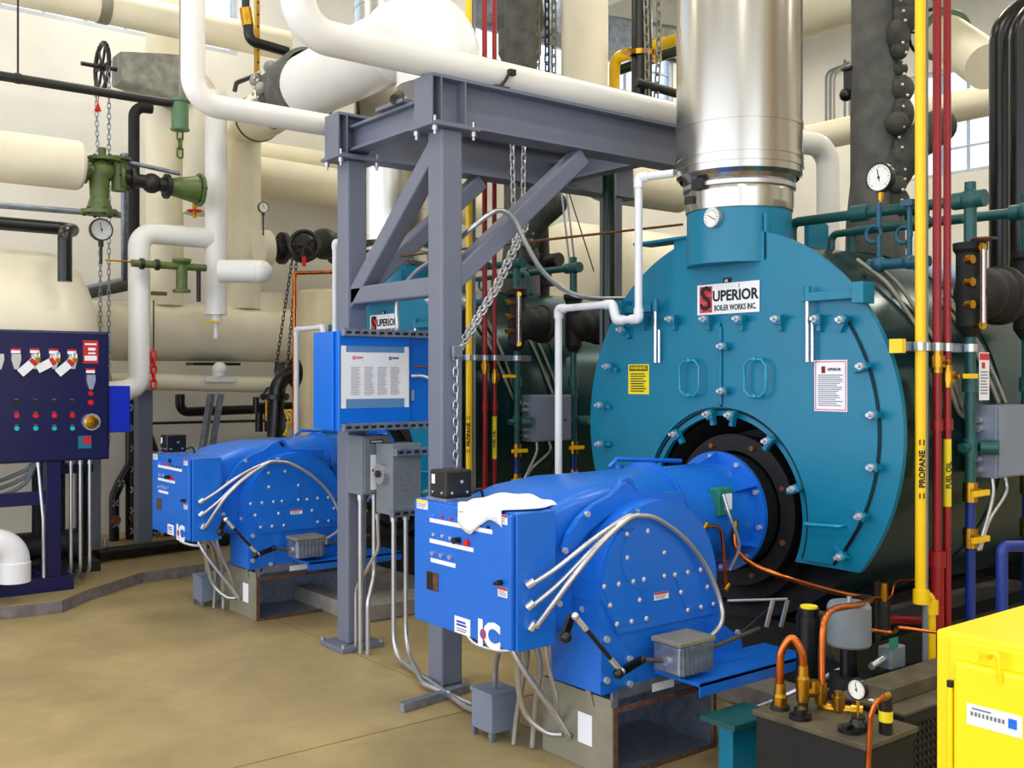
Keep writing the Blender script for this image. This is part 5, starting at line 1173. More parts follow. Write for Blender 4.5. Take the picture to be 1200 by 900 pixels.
# hangers and small valve left of the jacket
t = thing('vent_valve', 'brass vent valve with black elbow on the overhead main jacket', 'valve', U(300, 60, d=8.0))
a = U(337, 61, y=7.5); b_ = U(292, 48, y=7.5)
MB().tube([a, b_, U(291, 30, y=7.5)], .04, 12, .07).build('elbow', 'black', t); MB().cyl(U(291, 30, y=7.5), U(288, 10, y=7.5), .05, 8).build('body', 'brass', t); MB().cyl(U(288, 10, y=7.5), U(286, -180, y=7.5), .03, 10).build('upper_pipe', 'dark_iron', t)
t = thing('trapeze_hanger', 'slotted yellow channel hanger with black yoke under the overhead main', 'hanger', U(300, 95, y=8.1))
a = U(301, 85, y=8.15); MB().bar(a, (a.x, a.y, 6.42), .05, .03, (1,0,0)).build('channel', 'brass', t); m = MB()
for i in range(16): m.cyl((a.x, a.y-.026, a.z+.08+i*.1), (a.x, a.y-.02, a.z+.08+i*.1), .01, 8)
stuff(m.build('channel_holes', 'ink', t)); MB().tube([U(275, 107, y=8.2), U(277, 97, y=8.2), U(300, 88, y=8.15), U(324, 100, y=8.1)], .02, 8, .04).build('yoke', 'black', t)
# ================================================================ RIGHT BACKGROUND
o = pipe('long_pipe', 'cream pipe crossing the end wall below the window', 'pipe', 'cream', [(9.0, 9.9, 4.06), (9.0, 1.5, 4.06)], .14, 0, None, 24)
pipe('pipe_elbow', 'white insulated elbow pipe dropping behind the boiler shell beside the stack', 'pipe', 'white_jacket', [(5.7, 4.75, 3.30), (6.58, 4.6, 3.32), (6.58, 4.6, .002)], .085, .16)
q = U(970, 10, x=7.6); pipe('overhead_pipe', 'fat cream overhead pipe just beyond the stack', 'pipe', 'cream', [(7.6, 6.6, q.z+.06), (7.6, 1.0, q.z+.06)], .24, 0, None, 32)
b = thing('black_riser', 'x', 'pipe', (6, 3, 2.2), 'glossy black risers'); b['label'] = 'glossy black riser with top elbow beyond the red pipes, further in'
q = U(1173, 100, x=6.2); MB().tube([(q.x, q.y, 2.2), (q.x, q.y, 3.72), (q.x+.5, q.y-.35, 4.25)], .068, 24, .2, 8).build('tube', 'black', b)
q = U(1196, 100, x=5.9); b = thing('black_riser', 'glossy black riser with top elbow beyond the red pipes, closer to the cabinet', 'pipe', (q.x, q.y, 2.2), 'glossy black risers'); MB().tube([(q.x, q.y, 2.0), (q.x, q.y, 3.6), (q.x+.4, q.y-.3, 4.1)], .062, 24, .2, 8).build('tube', 'black', b)
q = U(1135, 62, d=8.2)
o = MB().tube([U(1108, 42, d=8.4), U(1158, 78, d=7.6)], .17, 28).build('valve_pipe', 'cream'); tag(o, 'short cream pipe with green handwheel flange behind the yellow pipe', 'pipe', None)
a = U(1106, 41, d=8.42); d_ = (U(1108, 42, d=8.4)-U(1158, 78, d=7.6)).normalized(); MB().lathe(a, -d_, [(0, .12), (0, .21), (.04, .21), (.04, .1)], 28).build('green_flange', 'can_green', o); wheel(o, U(1093, 38, d=8.5), d_, .19, 'dark_green', spokes=6, rr=.08)
for i, px in enumerate((968, 973, 990)): pipe('wall_conduit', 'thin grey conduit on the end wall beside the stack', 'conduit', 'grey_enamel', [U(px+22 if i < 2 else 990, 76-3*i, x=12.9), U(px, 84, x=12.9), U(px, 150, x=12.9)], .018, .12, 'thin conduits on the end wall')
solo(MB().box((12.8, 7.6, 3.98), (12.98, 8.5, 4.03)), 'conduit_strut', 'dark_iron', 'short dark strut across the end wall conduits', 'strut') if False else None
# ================================================================ BOILER SIDE TRIM (near set, then copied to the far boiler)
TY = 2.43
pairs = []
def both(o, near, far):
    o['label'] = near; pairs.append((o, far))
FGN = V((-CT, -ST, 0)); FGT = (V((ST, -CT, 0)), V((0,0,1)), FGN)
def up_text(s, size, x, y, z, root, sx=1.0):
    return text(s, size, V((x, y+.0225, z))+FGN*(.0227 if size > .035 else .0187), FGT, 'ink', root, rot=math.pi/2, name='pipe_lettering', sx=sx, bold=.03)
# propane
t = thing('gas_pipe', 'x x x x', 'pipe', (4.14, TY, 0), 'yellow gas pipes')
MB().tube([(4.225, TY, .002), (4.225, TY, .63), (4.145, TY, .66), (4.14, TY, 6.4)], .0225, 16, .03).build('tube', 'yellow', t)
for z, r in ((.645, .034), (3.3, .028)): MB().cyl((4.14 if z > .7 else 4.15, TY, z-.03), (4.14 if z > .7 else 4.15, TY, z+.03), r, 14).build('coupling', 'yellow', t)
MB().cyl((4.225, TY, .56), (4.225, TY, .62), .033, 14).build('coupling', 'yellow', t)
up_text('PROPANE', .037, 4.143, TY-.0225, 1.20, t); m = MB()
for z in (1.085, 1.315):
    for k in (-.009, .009): plate(m, V((4.14, TY, z))+FGN*.0215+FGT[0]*k, FGT, .005, .024, .002)
stuff(m.build('arrow_marks', 'ink', t))
both(t, 'yellow gas pipe marked PROPANE beside the bare grey conduit by the yellow cabinet', 'yellow gas pipe running up behind the near frame column')
t = tag(MB().cyl((4.19, TY+.004, .3), (4.19, TY+.004, 6.4), .0125, 12).build('rigid_conduit', 'grey_enamel'), 'x', 'conduit', 'grey conduits by the gas pipes')
both(t, 'grey conduit between PROPANE pipe and red pipes', 'grey conduit between yellow gas pipe and red pipes near the chains')
def redpipe(x, side, zv, label_yellow):
    t = thing('oil_pipe', 'x', 'pipe', (x, TY, 0), 'red fuel oil pipes')
    MB().cyl((x, TY, .28 if side else .002), (x, TY, 6.4), .0165 if side else .0185, 14).build('tube', 'red', t)
    v = MB().cyl((x, TY, zv-.05), (x, TY, zv+.05), .026, 6).cyl((x, TY, zv-.025), (x, TY, zv+.025), .034, 12).build('valve_body', 'brass', t)
    MB().cyl((x, TY-.03, zv), (x, TY-.055, zv), .01, 8).build('valve_stem', 'brass', v)
    if side: MB().box((x+.03, TY-.07, zv-.01), (x+.14, TY-.055, zv+.012)).build('lever', 'yellow', v, bev=.002)
    MB().cyl((x, TY, 1.36), (x, TY, 1.41), .025, 12).build('union', 'red', t)
    if label_yellow:
        MB().cyl((x, TY, 1.02), (x, TY, 1.32), .0178, 14).build('marker_sleeve', 'sign_yellow', t)
        up_text('FUEL OIL', .03, x, TY-.0225, 1.16, t)
    else: MB().cyl((x, TY, .002), (x, TY, .78), .028, 14).cyl((x, TY, .76), (x, TY, .83), .036, 14).build('lower_tube', 'red', t)
    return t
both(redpipe(4.279, 0, 1.665, False), 'red fuel pipe with brass valve and thick lower section by PROPANE pipe', 'red fuel pipe next to chains, with no yellow sleeve')
both(redpipe(4.364, 1, 1.60, True), 'red fuel pipe with yellow FUEL OIL sleeve and yellow lever by PROPANE pipe', 'red fuel pipe with yellow FUEL OIL sleeve behind the near column')
t = strut('pipe_strut', 'x', (4.02, TY+.045, 1.73), (4.72, TY+.045, 1.73), slots=False); t['group'] = 'pipe struts'
for x, r in ((4.14, .0225), (4.19, .0125), (4.279, .0185), (4.364, .0165), (4.564, .024)):
    MB().lathe((x, TY, 1.712), (0,0,1), [(0, r), (0, r+.006), (.036, r+.006), (.036, r)], 16).build('pipe_clamp', 'steel', t)
MB().box((4.0, TY+.0, 1.70), (4.03, TY+.06, 1.76)).build('yellow_cap', 'yellow', t)
both(t, 'steel strut clamping yellow and red pipes by the yellow cabinet', 'steel strut clamping yellow and red pipes beside the near frame column')
# blow-down leg with water column
def water_column(dx, glass=True):
    x = 4.564+dx
    t = thing('water_column', 'x', 'gauge column', (x, TY, 0), 'boiler water columns')
    MB().cyl((x, TY, 1.08), (x, TY, 1.80), .024, 14).build('upper_leg', 'pipe_green', t); MB().cyl((x, TY, .02), (x, TY, 1.08), .022, 14).build('lower_leg', 'pipe_blue', t)
    for z, r, h in ((1.56, .038, .07), (1.46, .03, .04), (1.275, .034, .08)): MB().cyl((x, TY, z-h/2), (x, TY, z+h/2), r, 8).build('fitting', 'pipe_green', t)
    MB().cyl((x-.075, TY-.0, 1.275), (x+.085, TY, 1.275), .022, 12).cyl((x+.04, TY-.03, 1.275), (x+.07, TY-.10, 1.275), .034, 10).build('cross_tee', 'pipe_green', t)
    for z in (1.07, .86):
        v = MB().cyl((x, TY, z-.045), (x, TY, z+.045), .034, 8).cyl((x, TY, z), (x, TY-.05, z), .02, 8).build('ball_valve', 'brass', t); MB().box((x-.09, TY-.068, z-.012), (x+.05, TY-.05, z+.014)).build('lever', 'yellow', v, bev=.002)
    MB().lathe((x, TY, 1.78), (0,0,1), [(0, 0), (0, .03), (.05, .062), (.38, .062), (.4, .075), (.43, .075), (.43, 0)], 24).build('column_body', 'black_matte', t)
    MB().lathe((x+.04, TY-.02, 1.98), (1,0,0), [(0, .09), (.1, .125), (.16, .125), (.17, .14), (.2, .14), (.21, 0)], 28).sphere((x+.06, TY-.02, 1.98), .12, 20, 12).build('float_bowl', 'black_matte', t)
    MB().cyl((x+.25, TY, 1.98), (x+.42, TY+.08, 2.0), .05, 16).build('switch_neck', 'black_matte', t)
    if glass:
        g = MB().cyl((x-.05, TY-.085, 1.84), (x-.05, TY-.085, 2.17), .012, 10).build('gauge_glass', 'chrome', t)
        for s in (-.02, .02): MB().cyl((x-.05+s, TY-.09, 1.82), (x-.05+s, TY-.09, 2.2), .004, 6).build('guard_rod', 'rod_rust', g)
        for z in (1.83, 2.18): MB().cyl((x-.05, TY-.085, z), (x, TY, z), .02, 8).build('glass_cock', 'brass', g)
        wheel(t, (x-.05, TY-.09, 2.215), (0,0,1), .05, 'rust', 'top_wheel')
        for z in (2.12, 2.02, 1.92):
            c = MB().cyl((x-.04, TY-.03, z), (x-.13, TY-.05, z), .014, 8).build('try_cock', 'rod_rust', t); MB().cyl((x-.13, TY-.055, z), (x-.135, TY-.085, z), .02, 10).build('cock_knob', 'brass', c)
    MB().cyl((x, TY, 2.2), (x, TY, 2.40), .028, 14).build('upper_riser', 'pipe_green', t)
    MB().sphere((x, TY, 2.41), .05, 12, 8).cyl((x, TY, 2.4), (x, TY, 2.49), .026, 8).cyl((x, TY-.07, 2.41), (x, TY+.08, 2.41), .04, 10).build('top_cross', 'pipe_green', t)
    MB().tube([(x, TY, 2.41), (x, BY-.05, 2.42), (x, BY-.05, 2.26)], .026, 12, .04).build('equaliser_pipe', 'pipe_green', t)
    MB().cyl((x, 2.95, 2.42), (x, 3.05, 2.42), .042, 8).build('union', 'pipe_green', t)
    return t
both(water_column(0), 'black water column with gauge glass on green piping by the yellow cabinet', 'black water column with gauge glass on green piping beside the chains')
both(water_column(.54, False), 'second black float column at the edge beside grey wiring box', 'black float column without glass between the drain line and the grey wiring box')
t = thing('wiring_box', 'x', 'junction box', (4.84, 2.42, 1.13), 'grey wiring boxes on the boilers')
MB().box((4.665, 2.36, 1.13), (5.017, 2.50, 1.465)).build('box', 'grey_box', t, bev=.004); MB().box((4.675, 2.348, 1.138), (5.01, 2.36, 1.457)).build('cover', 'grey_box', t, bev=.003)
for z in (1.40, 1.36, 1.22, 1.17): MB().cyl((4.665, 2.43, z), (4.61, 2.42, z), .016, 8).build('cable_gland', 'chrome', t)
MB().cyl((4.95, 2.348, 1.28), (4.95, 2.34, 1.28), .008, 8).build('screw', 'ink', t)
both(t, 'grey wiring box on boiler shell by the yellow cabinet', 'grey wiring box crossed by the white drain line')
# thin conduits over the shell
for dx, nm in ((0, 'nearest the gauge'), (.1, 'next to it')):
    def sh_pt(x, z, k=.965):
        y = BY-math.sqrt(max(.001, k*k-(z-BZ)**2)); return V((x, y, z))
    pts = [sh_pt(4.42+dx, 2.17, .99), sh_pt(4.44+dx, 2.05, .985), sh_pt(4.46+dx*.9, 1.9), sh_pt(4.5+dx*.7, 1.7, .97), sh_pt(4.54+dx*.5, 1.55, .972), sh_pt(4.60+dx*.4, 1.42, .975), (4.63, 2.42, 1.40-dx*.4)]
    t = tag(MB().tube(spline(pts, 6), .0105, 8).build('shell_conduit', 'galv_tan'), 'x', 'conduit', 'thin conduits over the boiler shells')
    both(t, f'thin conduit curving over the shell to the grey wiring box, {nm}', f'thin conduit curving over the far shell behind the red pipes, {nm}')
for dx in (.36, .43):
    pts = [sh_pt(4.5+dx, 2.0, .965), sh_pt(4.52+dx, 1.8, .965), sh_pt(4.56+dx, 1.6, .968), sh_pt(4.6+dx, 1.47, .975)]
    t = tag(MB().tube(spline(pts, 6), .010, 8).build('shell_conduit', 'galv_tan'), 'x', 'conduit', 'thin conduits above the wiring boxes')
    w_ = 'closer to the gauge glass' if dx < .4 else 'further from the gauge glass'
    both(t, 'thin conduit dropping onto the wiring box by the yellow cabinet, '+w_, 'thin conduit dropping onto the wiring box near the drain line, '+w_)
t = tag(plate(MB(), (4.63, TY-.03, 1.60), 'y-', .09, .22, .002).build('hanging_tag', 'paper'), 'x', 'tag', 'paper tags on the columns')
plate(MB(), (4.63, TY-.0325, 1.69), 'y-', .085, .03, .0006).build('red_band', 'bright_red', t); plate(MB(), (4.62, TY-.0325, 1.65), 'y-', .03, .028, .0006).build('red_mark', 'bright_red', t)
stuff(lines((4.63, TY-.0325, 1.62), 'y-', .07, 8, .014, .005).build('fine_print', 'print', t)); t['label'] = 'white paper tag with red heading on green column by the yellow cabinet'
for s in (-.55, .2):
    pass
# flexible tails under the wiring box
for i, (x0, x1) in enumerate(((4.74, 4.60), (4.86, 4.62))):
    t = tag(MB().flex([(x0, 2.42, 1.13), (x0-.01, 2.41, 1.05), (x1+.05, 2.40, .93), (x1-.03, 2.40, .80)], .011).build('flexible_conduit', 'steel'), 'x', 'conduit', 'flexible tails under the wiring boxes')
    both(t, ('short' if i == 0 else 'longer')+' flexible tail drooping below the grey wiring box by the yellow cabinet', ('short' if i == 0 else 'longer')+' flexible tail drooping below the grey wiring box near the drain line')
# pressure gauge on siphon
FG = (V((ST, -CT, 0)), V((0,0,1)), V((-CT, -ST, 0)))
gp = U(1030, 208, x=4.45)
t = gauge('x', gp, 'x-', .072, .05, 'brass', 'boiler pressure gauges'); og = gp
MB().cyl((og.x, og.y, og.z-.12), (og.x, og.y, og.z-.24), .014, 10).ring((og.x, og.y+.03, og.z-.27), (1,0,0), .04, .0095, 24, 8).cyl((og.x, og.y, og.z-.28), (og.x, og.y, og.z-.40), .014, 10).build('siphon', 'pipe_teal', t)
MB().sphere((og.x, og.y, og.z-.42), .04, 12, 8).cyl((og.x, og.y+.06, og.z-.42), (og.x, og.y-.26, og.z-.425), .026, 10).sphere((og.x, og.y-.16, og.z-.42), .036, 12, 8).build('gauge_header', 'pipe_teal', t)
MB().cyl((og.x, og.y-.16, og.z-.14), (og.x, og.y-.16, og.z-.40), .013, 10).ring((og.x, og.y-.13, og.z-.29), (1,0,0), .038, .0095, 24, 8).box((og.x-.03, og.y-.19, og.z-.16), (og.x+.03, og.y-.13, og.z-.13)).build('second_siphon', 'pipe_teal', t)
both(t, 'round white pressure gauge on looped blue siphon above the boiler by the yellow cabinet', 'round white pressure gauge on looped blue siphon above the far boiler')
# second equaliser line
t = tag(MB().tube([(4.75, 3.3, 2.28), (4.75, 3.3, 2.36), (4.75, 2.55, 2.36), (4.75, 2.5, 2.2)], .02, 10, .04).build('vent_pipe', 'pipe_green'), 'x', 'pipe', 'small vent pipes')
both(t, 'small dark green vent pipe over the shell by the yellow cabinet', 'small dark green vent pipe over the far shell')
# steam riser with jacketed valve
rx = 5.42
t = thing('steam_riser', 'x', 'pipe', (rx, BY, 2.29), 'jacketed steam risers')
MB().lathe((rx, BY, 2.25), (0,0,1), [(0, .17), (.25, .165), (.5, .14), (1.0, .14), (1.05, .135), (4.2, .135)], 32).build('jacket', 'grey_cloth', t)
rng = random.Random(3)
for i in range(15):
    z = 2.62+i*.105+rng.uniform(-.03, .03); MB().sphere((rx-.02+rng.uniform(-.03, .06), BY-.13-rng.uniform(0, .05), z), rng.uniform(.05, .085), 12, 8, (1, .9, rng.uniform(.7, 1.5))).build('jacket_bulge', 'dark_cloth', t)
m = MB()
for i in range(26): m.sphere((rx-.07+.04*rng.random(), BY-.19-.04*rng.random(), 2.6+i*.06), .011, 6, 4)
stuff(m.build('lacing_studs', 'steel', t))
MB().tube([(rx, BY-.08, 2.72), (rx+.05, BY-.2, 2.92), (rx+.1, BY-.34, 3.02)], .1, 16, .1).sphere((rx+.1, BY-.34, 3.02), .1, 14, 10).build('branch_jacket', 'dark_cloth', t)
k = U(997, 97, y=BY+.12); v = MB().cyl(k+V((.12,-.04,-.06)), k+V((0,0,-.06)), .022, 10).box(k+V((-.03,-.03,-.05)), k+V((.03,.03,.07))).box(k+V((-.05,-.035,.07)), k+V((.05,.035,.085))).sphere(k+V((-.02,.02,-.07)), .04, 10, 8).build('side_valve', 'black', t)
both(t, 'steam riser in grey laced insulation jacket over the boiler by the yellow cabinet', 'steam riser in grey laced insulation jacket beyond the diagonal brace')
# dark safety valves behind the riser
t = thing('safety_valve', 'x', 'valve', (5.75, BY+.25, 2.29), 'safety valves')
MB().lathe((5.75, BY+.1, 2.27), (0,0,1), [(0, .06), (.12, .06), (.12, .11), (.16, .11), (.16, .07), (.3, .09), (.38, .09), (.4, .06), (.62, .05), (.64, .02), (.7, .02), (.7, 0)], 20).build('body', 'dark_iron', t)
MB().bar((5.75, BY+.1, 2.9), (5.6, BY+.02, 2.94), .02, .02).build('lift_lever', 'dark_iron', t); MB().cyl((5.75, BY+.1, 2.6), (5.75, BY-.12, 2.6), .06, 14).build('outlet', 'dark_iron', t)
both(t, 'dark iron safety valve beside the jacketed riser by the yellow cabinet', 'dark iron safety valve beside the jacketed riser beyond the brace')
t = thing('burner_pressure_switch', 'x', 'control box', (4.5, 3.75, 2.3), 'small grey control boxes')
MB().box((4.45, 3.72, 2.42), (4.62, 3.86, 2.56)).build('case', 'grey_enamel', t, bev=.005); MB().box((4.47, 3.712, 2.45), (4.54, 3.72, 2.53)).build('sticker', 'sign_red', t); MB().cyl((4.53, 3.79, 2.2), (4.53, 3.79, 2.42), .015, 8).build('stem', 'brass', t)
t['label'] = 'small grey pressure control box with red sticker by the stack collar'; t.name = 'pressure_switch'
for o, far in pairs: clone(o, D2, far)
# ================================================================ OIL PUMP SET
ps = thing('oil_tank', 'black rectangular oil tank with dusty top and cap under copper loop', 'tank', (3.03, 2.1, 0))
TZ = .435
MB().box((2.89, 1.88, .03), (3.17, 2.315, TZ-.018)).build('tank_body', 'black_matte', ps, bev=.006); MB().box((2.88, 1.87, TZ-.018), (3.18, 2.325, TZ)).build('tank_top', 'oily_tan', ps, bev=.003)
for q in ((2.93, 1.92), (3.13, 2.27)): MB().box((q[0]-.03, q[1]-.03, .001), (q[0]+.03, q[1]+.03, .03)).build('foot', 'dark_iron', ps)
k = U(938, 842, z=TZ); MB().cyl(k, k+V((0,0,.014)), .038, 18).cyl(k+V((0,0,.014)), k+V((0,0,.035)), .022, 12).build('filler_cap', 'black', ps)
k = U(997, 857, z=TZ); MB().cyl(k, k+V((0,0,.014)), .042, 18).bar(k+V((-.035,0,.02)), k+V((.035,0,.02)), .018, .012).build('breather_cap', 'black', ps)
k1 = U(914, 831, z=TZ); MB().cyl(k1, k1+V((0,0,.015)), .034, 16).build('tank_bung', 'dark_iron', ps)
cu = thing('copper_loop', 'copper tube bent into a tall hoop over the black oil tank', 'pipe', k1)
a0 = k1+V((0,0,.015)); top = U(928, 748, y=k1.y-.03); k2 = U(941, 795, y=k1.y-.06)
pts = [a0, (a0.x, a0.y, top.z-.10), (a0.x+.005, a0.y-.004, top.z-.045), tuple(top), (k2.x-.005, k2.y+.004, top.z-.045), (k2.x, k2.y, top.z-.10), tuple(k2)]
MB().tube(spline(pts, 8), .0145, 14).build('tube', 'copper', cu)
for q in (a0+V((0,0,.03)), k2): MB().lathe(q+V((0,0,-.035)), (0,0,1), [(0, .018), (.0, .025), (.035, .025), (.045, .02), (.08, .018), (.08, 0)], 8).build('brass_nut', 'brass', cu)
MB().cyl(k2+V((0,0,-.08)), k2+V((0,0,-.03)), .022, 8).cyl(k2+V((0,0,-.05)), k2+V((.07,-.03,-.05)), .018, 10).cyl(k2+V((.04,-.017,-.05)), k2+V((.04,-.017,-.01)), .022, 6).build('brass_tee', 'brass', cu)
MB().cyl((k2.x, k2.y, TZ), (k2.x, k2.y, k2.z-.08), .018, 8).build('stub', 'dark_iron', cu)
# motor-blower case behind
mc = thing('pump_motor_case', 'black ventilated pump casing with dusty lid beside the yellow cabinet', 'pump casing', (3.7, 2.07, 0))
MB().box((3.22, 1.95, .03), (4.05, 2.21, .44)).build('case', 'black_matte', mc, bev=.006)
MB().box((3.21, 1.94, .44), (4.06, 2.22, .452)).build('case_top', 'oily_tan', mc, bev=.003)
MB().box((3.263, 2.024, .452), (4.04, 2.15, .505)).build('lid', 'oily_tan', mc, bev=.004)
MB().box((3.24, 2.03, .453), (3.26, 2.1, .456)).build('lid_label', 'paper', mc)
m = MB()
for i in range(28):
    for j in range(13): m.box((3.25+i*.0275, 1.943, .06+j*.027), (3.263+i*.0275, 1.951, .072+j*.027))
stuff(m.build('vent_perforations', 'dark_iron', mc)); MB().box((3.24, 1.97, .001), (4.0, 2.01, .03)).box((3.24, 2.15, .001), (4.0, 2.2, .03)).build('skid', 'black', mc)
# air cleaner canister
c_ = U(995, 732, y=2.35)
ac = thing('air_filter', 'grey round canister filter on a black stem above the oil tank', 'filter', (c_.x, c_.y, c_.z-.08))
MB().lathe((c_.x, c_.y, c_.z-.078), (0,0,1), [(0, 0), (0, .078), (.008, .083), (.15, .083), (.165, .074), (.168, 0)], 32).build('canister', 'grey_enamel', ac)
MB().cyl((c_.x, c_.y, .43), (c_.x, c_.y, c_.z-.078), .035, 16).build('stem', 'black', ac); MB().cyl((c_.x, c_.y, .05), (c_.x, c_.y, .44), .075, 20).build('pump_head', 'black_matte', ac); MB().box((c_.x-.1, c_.y-.1, .002), (c_.x+.1, c_.y+.1, .05)).build('pump_foot', 'black_matte', ac)
MB().cyl((c_.x, c_.y, c_.z+.09), (c_.x, c_.y, c_.z+.11), .01, 6).build('top_nut', 'steel', ac)
# long copper line from burner to canister
P_ = [U(861, 617, y=3.215), U(862, 640, y=3.2), U(880, 660, y=3.12), U(925, 678, y=2.95), U(985, 695, y=2.66), U(1015, 700, y=2.52), U(1020, 703, y=2.42), U(1005, 709, y=2.26), U(977, 714, y=2.23), U(966, 728, y=2.20), U(963, 760, y=2.19), U(963, 800, y=2.18), U(962, 814, y=2.18)]
o = MB().tube(spline(P_, 8), .0125, 12).build('fuel_line', 'copper'); tag(o, 'long copper fuel line from the blue burner round the grey canister', 'pipe')
MB().lathe(P_[0]+V((0,0,-.03)), (0,0,1), [(0, .01), (0, .018), (.06, .018), (.06, 0)], 6).build('brass_nut', 'brass', o); MB().lathe(P_[-1]+V((0,0,-.03)), (0,0,1), [(0, .01), (0, .024), (.07, .024), (.07, 0)], 6).build('brass_nut', 'brass', o)
q = P_[-1]; MB().tube([q+V((0,0,-.02)), q+V((0,0,-.045)), q+V((.07,-.11,-.045))], .019, 10, .025).cyl(q+V((.03,-.05,-.045)), q+V((.03,-.05,.0)), .026, 6).cyl(q+V((.03,-.05,.0)), q+V((.03,-.05,.018)), .016, 6).cyl(q+V((.055,-.085,-.045)), q+V((.075,-.118,-.045)), .026, 6).build('brass_valve', 'brass', o)
g2 = U(1004, 808, y=1.97)
gauge('small white pressure gauge on black stem in front of the pump casing', g2, 'x-', .035, .06, 'brass', None)
MB_ = MB().cyl((g2.x+.01, g2.y, TZ+.001), (g2.x+.01, g2.y, g2.z-.09), .022, 12).sphere((g2.x+.01, g2.y, g2.z-.12), .032, 10, 8); solo(MB_, 'gauge_valve', 'black', 'black stem valve under the small gauge on the oil tank', 'valve')
o = MB().tube([U(1015, 960, y=1.84), U(1020, 840, y=1.84), U(1026, 822, y=1.83), U(1042, 814, y=1.82)], .0085, 10, .03).build('copper_tube', 'copper'); tag(o, 'thin copper tube rising in front of pump casing', 'pipe')
MB().cyl(U(1036, 817, y=1.825), U(1042, 814, y=1.82), .012, 6).build('brass_nut', 'brass', o)
q = U(1038, 818, y=1.90); o = solo(MB().cyl((q.x, q.y, TZ+.001), (q.x, q.y, q.z), .022, 16), 'oil_cylinder', 'black', 'slim black cylinder with yellow sticker standing on the oil tank', 'cylinder'); MB().cyl((q.x, q.y, q.z-.075), (q.x, q.y, q.z-.04), .0225, 16).build('sticker', 'sign_yellow', o)
# metering unit, linkage arms, oil strainer
t = thing('fuel_meter', 'dark round fuel metering drum with steel linkage behind the blue shelf', 'meter', (3.85, 2.72, 0))
for dy, mt_ in ((0, 'oily_tan'), (-.07, 'dark_iron'), (-.1, 'oily_tan')): MB().cyl((3.85, 2.75+dy, .47), (3.85, 2.71+dy, .47), .10 if mt_ == 'oily_tan' else .085, 24).build('drum', mt_, t)
MB().box((3.8, 2.62, .002), (3.9, 2.76, .40)).build('pedestal', 'black_matte', t)
a = U(900, 720, y=2.8); b_ = U(908, 706, y=2.8)
for px in (898, 915): MB().bar(U(px, 735, y=2.78), U(px+8, 703, y=2.78), .02, .008, (0,1,0)).build('lever', 'steel', t)
MB().cyl(U(853, 704, y=2.85), U(922, 702, y=2.78), .006, 8).build('link_rod', 'steel', t); MB().cyl(U(870, 740, y=2.85), U(902, 712, y=2.8), .004, 6).build('thin_rod', 'black', t)
t = thing('oil_filter', 'black upright oil filter with yellow cap behind the copper hoop', 'filter', (3.75, 2.52, 0))
q = U(948, 715, y=2.52); MB().cyl((q.x, q.y, .002), (q.x, q.y, q.z-.02), .05, 20).build('bowl', 'black', t); MB().cyl((q.x, q.y, q.z-.02), (q.x, q.y, q.z+.01), .042, 20).build('collar', 'black', t); MB().cyl((q.x, q.y, q.z+.01), (q.x, q.y, q.z+.018), .034, 20).build('cap', 'sign_yellow', t)
t.location.x = q.x
ORG[t.name] = V((q.x, 2.52, 0))
for ch in t.children: ch.location.x = 3.75-q.x
t = thing('solenoid_block', 'grey square valve block with green tag behind the pump casing', 'valve', (4.1, 2.28, 0))
q = U(1045, 768, y=2.28); MB().box(q+V((-.05,-.03,-.045)), q+V((.05,.03,.04))).build('block', 'grey_enamel', t, bev=.005); r_ = U(1047, 754, y=2.245); plate(MB(), r_, 'y-', .06, .045, .002).build('green_tag', 'actuator_green', t)
MB().cyl(q+V((-.05,0,0)), q+V((-.14,.0,-.02)), .014, 10).build('stub', 'chrome', t); MB().cyl((q.x, q.y, .002), (q.x, q.y, q.z-.045), .02, 10).build('riser', 'dark_iron', t)
o = pipe('oil_pipe', 'short red horizontal oil pipe behind the grey canister', 'pipe', 'red', [U(1038, 725, y=2.6), U(1098, 728, y=2.5)], .018, 0)
o = pipe('oil_pipe', 'thin copper pilot tube with brass elbow next to yellow cabinet', 'pipe', 'copper', [U(1020, 738, y=2.3), U(1048, 742, y=2.25), U(1052, 735, y=2.2), U(1098, 741, y=2.05)], .007, .02); o.name = 'copper_tube'
o = pipe('copper_tube', 'thin copper tube curving below the boiler toward the yellow gas pipe', 'pipe', 'copper', [U(1010, 700, y=2.62), U(1045, 701, y=2.6), U(1048, 680, y=2.6), U(1072, 679, y=2.5)], .006, .04)
t = thing('relief_valve', 'small brass and iron relief valve on the red oil pipe', 'valve', U(1036, 740, y=2.6))
q = U(1036, 725, y=2.6); MB().cyl(q+V((0,0,-.07)), q+V((0,0,.08)), .028, 8).build('body', 'dark_iron', t); MB().cyl(q+V((0,0,.08)), q+V((0,0,.16)), .018, 8).build('stem', 'brass', t)
# teal beam stand by the intake box
t = thing('beam_stand', 'teal painted steel beam stub standing beside the galvanised intake box', 'stand', U(866, 895, y=2.62, ))
q = U(866, 845, y=2.62); MB().box((q.x-.11, 2.55, q.z), (q.x+.16, 2.72, q.z+.02)).build('top_plate', 'pipe_green', t); MB().box((q.x-.06, 2.60, .012), (q.x+.1, 2.67, q.z)).build('web', 'teal', t); MB().box((q.x-.1, 2.56, .001), (q.x+.15, 2.71, .014)).build('foot_plate', 'teal', t)
o = MB().flex([U(853, 838, y=2.86), U(880, 830, y=2.8), U(920, 815, y=2.66), U(955, 800, y=2.57), U(985, 785, y=2.5)], .013).build('flexible_conduit', 'steel'); tag(o, 'armoured flexible conduit lying behind the black oil tank', 'conduit')
o = MB().tube(spline([U(935, 828, y=2.55), U(950, 818, y=2.5), U(985, 802, y=2.45)], 8), .008, 8).build('cable', 'grey_enamel'); tag(o, 'grey cable lying beside the armoured conduit', 'cable')
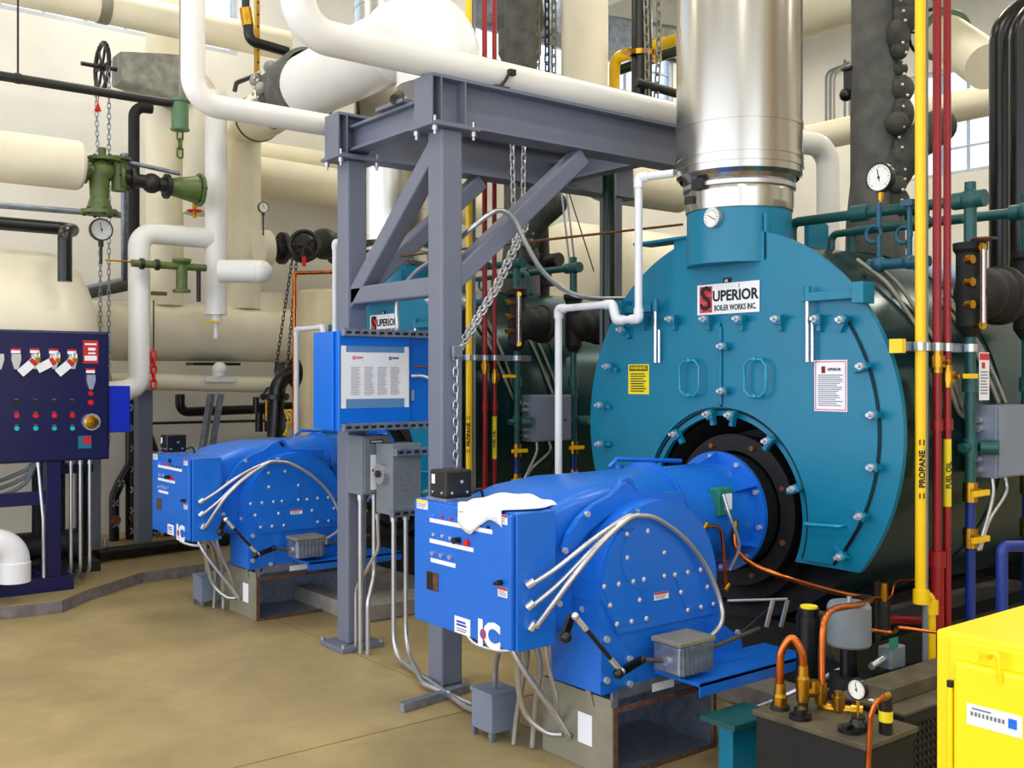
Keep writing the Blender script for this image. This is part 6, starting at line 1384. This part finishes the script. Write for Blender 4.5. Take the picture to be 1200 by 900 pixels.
# blue feed pipes
pipe('feed_pipe', 'blue feed water pipe with elbow beyond the yellow cabinet', 'pipe', 'pipe_blue', [(U(1174, 700, y=2.15).x, 2.15, .002), U(1174, 640, y=2.15), U(1215, 640, y=2.1)], .024, .03)
# ================================================================ YELLOW SAFETY CABINET
yc = thing('safety_cabinet', 'bright yellow metal safety cabinet with label on its door', 'cabinet', (2.13, .6, 0))
k = U(1093, 738, z=1.10); y1 = k.y; x0 = k.x
MB().box((x0+.012, y1-1.05, .05), (x0+.46, y1, 1.10)).build('body', 'cabinet_yellow', yc, bev=.006)
MB().box((x0+.03, y1-1.02, .001), (x0+.43, y1-.03, .05)).build('plinth', 'cabinet_yellow', yc)
MB().box((x0-.004, y1-1.05, .05), (x0+.014, y1-.035, 1.092)).build('front_frame', 'cabinet_yellow', yc, bev=.004)
yd = MB().box((x0-.02, y1-.52, .09), (x0-.002, y1-.052, 1.055)).build('door', 'cabinet_yellow', yc, bev=.008, bseg=3)
MB().box((x0-.02, y1-1.0, .09), (x0-.002, y1-.53, 1.055)).build('door', 'cabinet_yellow', yc, bev=.008, bseg=3)
MB().cyl((x0-.012, y1-.043, .10), (x0-.012, y1-.043, 1.0), .006, 10).build('hinge', 'cabinet_yellow', yc); MB().cyl((x0-.012, y1-.043, 1.0), (x0-.012, y1-.043, 1.012), .0065, 10).build('hinge_cap', 'ink', yc)
q = U(1165, 766, x=x0-.02); MB().tube([q+V((.002,.008,-.01)), q+V((-.008,.008,0)), q+V((-.008,-.01,.004)), q+V((-.002,-.012,-.05))], .005, 8, .006).build('catch', 'cabinet_yellow', yd)
q = U(1144, 770, x=x0-.02); MB().cyl(q, q+V((-.005,0,0)), .008, 10).build('rivet', 'cabinet_yellow', yd)
q = U(1165, 844, x=x0-.0205); o = plate(MB(), q, 'x-', .105, .04, .001).build('label', 'paper', yd); o2 = plate(MB(), q+V((-.0012, -.035, .002)), 'x-', .016, .018, .0005)
o2.build('blue_mark', 'panel_blue', yc); stuff(lines(q+V((-.0012, .012, .002)), 'x-', .065, 1, .01, .008, 9, .0025, .2).build('label_print', 'print', yc)); stuff(lines(q+V((-.0012, .022, .012)), 'x-', .04, 1, .01, .003).build('label_fine_print', 'print', yc))
